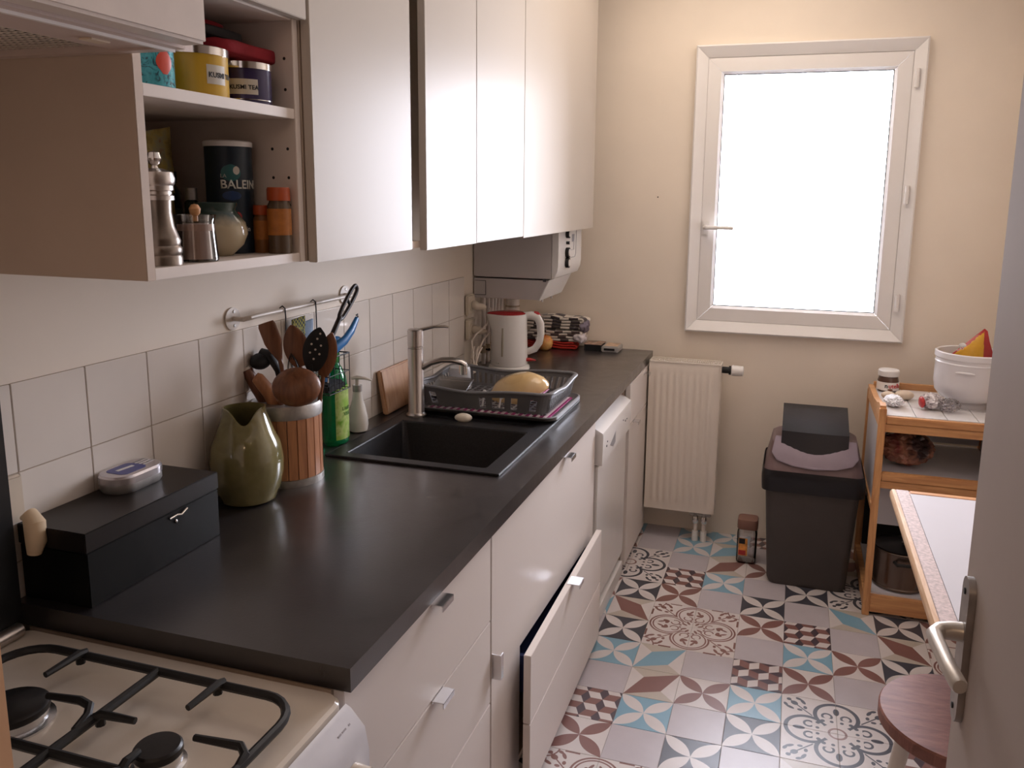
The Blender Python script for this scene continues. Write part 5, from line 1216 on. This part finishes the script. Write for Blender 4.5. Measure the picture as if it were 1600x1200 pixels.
f = F(noise_tex(nt, tc.outputs['Object'], 30, 3)); e1 = (F(sp.outputs[2])*1.0-F(sp.outputs[0])*.85+(f-.5)*.03) > .083; e2 = (F(sp.outputs[0])+(f-.5)*.01) > .046
nt.links.new(mixc(nt, e1.max(e2), (.72, .38, .03), (.42, .03, .03)), bs.inputs['Base Color']); bs.inputs['Roughness'].default_value = .25; bump(nt, bs, f.v, .5, .004)
b.build('bag_body', m, t, angle=50)
MB().blob((1.800, 2.297, ZC+.228), (.013, .002, .008), 2).build('white_badge', M['white'], t)
text('Lay', .020, M['white'], t, (1.784, 2.2965, ZC+.205), (.8, -.1, .55), (-.5, 0, .8))
# chocolate spread jar
t = thing('spread_jar', 'jar of brown chocolate spread with a white lid on the trolley', 'jar', (1.586, 2.488, ZC))
NX, NY = 1.586, 2.488; r = .038
bd = MB().lathe(NX, NY, ZC, [(0, 0), (.030, 0), (.036, .003), (.040, .012), (.040, .040), (.036, .055), (.034, .062), (0, .062)], 40).build('jar_body', mat('chocolate_brown', (.10, .045, .03), .12, coat=.6), t)
MB().lathe(NX, NY, ZC, [(0, .062), (.038, .062), (.039, .065), (.039, .082), (.036, .086), (0, .086)], 40).build('lid', M['white'], t)
l = MB().lathe(NX, NY, ZC, [(.0403, .008), (.0410, .008), (.0410, .040), (.0403, .040)], 48).build('label', mat('white_label_band', (.82, .78, .74), .4), bd)
a0 = math.atan2(-.9654-NY, 1.2031-NX)
text('n', .024, M['blackm'], l, (0, 0, ZC+.019), (1, 0, 0), (0, 0, 1), wrap=(NX, NY, .0412, a0-.27), bold=.0006)
text('utella', .024, mat('nut_red', (.55, .02, .02), .4), l, (0, 0, ZC+.019), (1, 0, 0), (0, 0, 1), wrap=(NX, NY, .0412, a0+.06), bold=.0005)
spot(NX, NY, .0413, a0+.25, ZC+.012, .25, .004, mat('hazel_brown', (.20, .07, .03), .4), l, 'nut_picture')
cc_ = mat('cream_bread', (.68, .55, .42), .7, var=.08, nscale=20)
o = MB().blob((1.630, 2.350, ZC+.018), (.034, .028, .0180), 3, .06, 20, 1).build('cheese_round', cc_); tag(o, 'round cream-coloured cheese ball beside the spread jar', 'cheese')
o = MB().blob((1.575, 2.345, ZC+.0145), (.026, .024, .0145), 3, .08, 20, 2).build('cheese_round', cc_); tag(o, 'smaller cream cheese piece behind the white wrapper', 'cheese')
def crumple(c, rad, name, mt, lab, cat, amp=.55, fr=26, seed=0):
    b = MB(); res = bmesh.ops.create_icosphere(b.b, subdivisions=4, radius=1)
    for v in res['verts']:
        d = v.co.normalized(); n1 = noise.cell(d*5+Vector((seed, 0, 0))); n2 = abs(noise.noise(d*fr*.12+Vector((0, seed, 0)))); n3 = abs(noise.noise(d*6+Vector((seed, seed, 1))))
        k = 1-amp*.6*n2-amp*.35*n3
        v.co = Vector(c)+Vector((d.x*rad[0]*k, d.y*rad[1]*k, max(-rad[2]*.96, d.z*rad[2]*k)))
    o = b.build(name, mt, angle=25); tag(o, lab, cat); return o
wp = mat('white_paper', (.82, .82, .86), .6, var=.03)
crumple((1.582, 2.235, ZC+.020), (.036, .055, .022), 'paper_wrapper', wp, 'crumpled white wrapper at the left edge of the trolley top', 'wrapper', seed=3)
m, nt, bs = new_mat('silver_red_wrapper'); f = noise_tex(nt, coords(nt), 20, 4, .6, 1.0); nt.links.new(ramp(nt, f, [(.40, (.62, .58, .60)), (.50, (.70, .66, .68)), (.56, (.35, .30, .32)), (.60, (.66, .62, .64))]), bs.inputs['Base Color']); bs.inputs['Roughness'].default_value = .22; bs.inputs['Metallic'].default_value = .35; bump(nt, bs, noise_tex(nt, coords(nt), 60, 4), .7, .004)
w1 = crumple((1.706, 2.228, ZC+.030), (.045, .040, .031), 'biscuit_packet', m, 'opened biscuit packet with a red printed end on the trolley', 'packet', seed=5)
w1b = MB().blob((1.672, 2.210, ZC+.028), (.012, .026, .020), 3, .3, 40, 2).build('red_end', M['red'], w1)
crumple((1.760, 2.205, ZC+.026), (.042, .038, .027), 'plastic_wrap', thin_glass('clear_film', (.80, .77, .79), .55, .15), 'ball of clear plastic film beside the biscuit packet', 'wrapping', seed=9, amp=.7)
# shelf: plastic bag
m, nt, bs = new_mat('dark_plastic_bag'); f = noise_tex(nt, coords(nt), 6, 3, .5, .8); nt.links.new(ramp(nt, f, [(.40, (.035, .025, .025)), (.52, (.07, .04, .04)), (.58, (.45, .20, .13)), (.66, (.22, .05, .05))]), bs.inputs['Base Color']); bs.inputs['Roughness'].default_value = .25; bump(nt, bs, noise_tex(nt, coords(nt), 40, 4), .8, .005)
crumple((1.640, 2.235, .5285+.064), (.100, .100, .066), 'carrier_bag', m, 'crumpled dark plastic bag with an orange print on the middle shelf', 'bag', seed=2, amp=.5)
crumple((1.725, 2.250, .5285+.105), (.030, .040, .030), 'bag_knot', mat('black_film', (.02, .016, .02), .3, bmp=.6), 'knotted end of a black bag on the middle shelf', 'bag', seed=7) if False else None
# lower shelf: pan wrapped in film
t = thing('cooking_pot', 'dark metal stock pot on the bottom shelf of the trolley', 'pot', (1.645, 2.19, .0852))
LX, LY = 1.648, 2.185; pz = .0852
MB().lathe(LX, LY, pz, [(0, 0), (.088, 0), (.094, .003), (.095, .010), (.092, .014), (.092, .140), (.096, .143), (.094, .146), (.088, .144), (.088, .006), (0, .004)], 48).build('pot_body', mat('dark_pot_metal', (.16, .12, .10), .25, .85), t)
MB().tube([(LX-.030, LY-.088, pz+.115), (LX-.025, LY-.118, pz+.118), (LX+.030, LY-.115, pz+.118), (LX+.032, LY-.086, pz+.115)], .006, 10).build('pot_handle', M['blackm'], t)
MB().lathe(LX, LY, pz, [(0, .146), (.090, .146), (.092, .150), (.060, .160), (0, .168)], 40).build('pot_lid', M['black'], t)
crumple((LX+.045, LY-.045, pz+.178), (.055, .05, .022), 'plastic_sachet', thin_glass('film_b', (.62, .55, .55), .5, .2), 'crumpled clear sachet on the lid of the stock pot', 'sachet', seed=12)

# ================================================================== TABLE, STOOL, DOOR
t = thing('folding_table', 'small white laminate table with a wooden edge against the right wall', 'table', (1.74, .97, 0))
TZ = .715
em = wood('pale_worn_edge', (.62, .34, .17), (.80, .58, .38), 1, scale=14)
b = MB(); b.loft([rr(1.537, XR-.002, .632, 1.340, .004, TZ-.022), rr(1.537, XR-.002, .632, 1.340, .004, TZ)]); b.build('tabletop', M['laminate'], t, smooth=False)
def band(x0, x1, y0, y1, nm, r=.02):
    b = MB(); b.loft([rr(x0+.004, x1, y0+.003, y1-.003, r, TZ-.026), rr(x0, x1, y0, y1, r, TZ-.018), rr(x0, x1, y0, y1, r, TZ-.006), rr(x0+.004, x1-.0005, y0+.003, y1-.003, r*.8, TZ+.0005)]); return b.build(nm, em, t, label='pale worn wooden edge strip')
band(1.490, 1.504, .602, 1.366, 'edge_strip', .006); MB().box(1.5045, 1.536, .604, 1.364, TZ-.026, TZ+.0005, bev=.001).build('edge_strip', mat('greyish_pink_worn_edge', (.58, .46, .44), .5, var=.25, nscale=120), t, label='worn greyish pink strip'); MB().box(1.5365, XR-.002, .602, .631, TZ-.026, TZ+.0005, bev=.003).build('edge_strip', M['pine'], t); MB().box(1.5365, XR-.002, 1.341, 1.366, TZ-.026, TZ+.0005, bev=.003).build('edge_strip', M['pine'], t)
b = MB(); b.box(1.62, XR-.004, .66, .69, TZ-.06, TZ-.026); b.box(1.62, XR-.004, 1.28, 1.31, TZ-.06, TZ-.026); b.box(XR-.03, XR-.004, .69, 1.28, TZ-.06, TZ-.026); b.build('frame', M['pine'], t, smooth=False)
for y in (.70, 1.27): MB().box(1.86, 1.89, y-.015, y+.015, 0, TZ-.026, bev=.002).build('leg', M['pinev'], t)
t = thing('round_stool', 'round stool with a worn dark wooden seat and pale legs', 'stool', (1.585, .765, 0))
SXc, SYc, SR = 1.590, .758, .158
MB().lathe(SXc, SYc, .418, [(0, 0), (SR-.004, 0), (SR, .004), (SR, .027), (SR-.003, .031), (0, .0315)], 64).build('seat', M['stool'], t)
for k in range(4):
    a = PI/4+PI/2*k+.55; u = Vector((math.cos(a), math.sin(a), 0))
    MB().tube([Vector((SXc, SYc, .418))+u*.095, Vector((SXc, SYc, 0))+u*.150], [.017, .015], 14).build('leg', M['pale'], t)
b = MB()
for k in range(4):
    a = PI/4+PI/2*k+.55; a2 = a+PI/2; b.tube([(SXc+.135*math.cos(a), SYc+.135*math.sin(a), .12), (SXc+.135*math.cos(a2), SYc+.135*math.sin(a2), .12)], .009, 10)
b.build('stretcher', M['pale'], t)

dr = thing('door_1', 'beige door leaf standing open', 'door', (1.472, -.18, 0), kind='structure'); del dr['category']
DX = 1.452
dm = mat('beige_door_paint', (.50, .42, .37), .75, spec=.12, var=.03, nscale=5, bmp=.05, bscale=120)
MB().box(DX, DX+.040, -.556, .205, .012, 2.03, bev=.002).build('door_leaf', dm, dr)
hm_ = mat('worn_cast_aluminium', (.42, .39, .37), .42, .85, var=.12, nscale=40)
b = MB(); pts = []
for k in range(13): a = PI*k/12; pts.append((.160+.021*math.cos(a), .984+.021*math.sin(a)))
for k in range(13): a = PI+PI*k/12; pts.append((.160+.021*math.cos(a), .824+.021*math.sin(a)))
b.prism(pts, DX-.009, DX-.0002, 'yz'); pl_ = b.build('handle_plate', hm_, dr, bev=.003)
for z in (.985, .822): MB().cyl((DX-.0105, .162, z), (DX-.009, .162, z), .0042, n=12).build('screw', M['blackm'], pl_)
hn = MB().tube([(DX-.009, .156, .930), (DX-.022, .156, .930), (DX-.036, .152, .930), (DX-.044, .140, .930), (DX-.044, .120, .930), (DX-.039, .060, .929), (DX-.034, .026, .928), (DX-.033, .022, .928)], [.013, .012, .0105, .010, .010, .0098, .0100, .0085], 18, flat=1.0).build('door_handle', mat('polished_handle', (.62, .57, .51), .36, .6, var=.05), pl_)
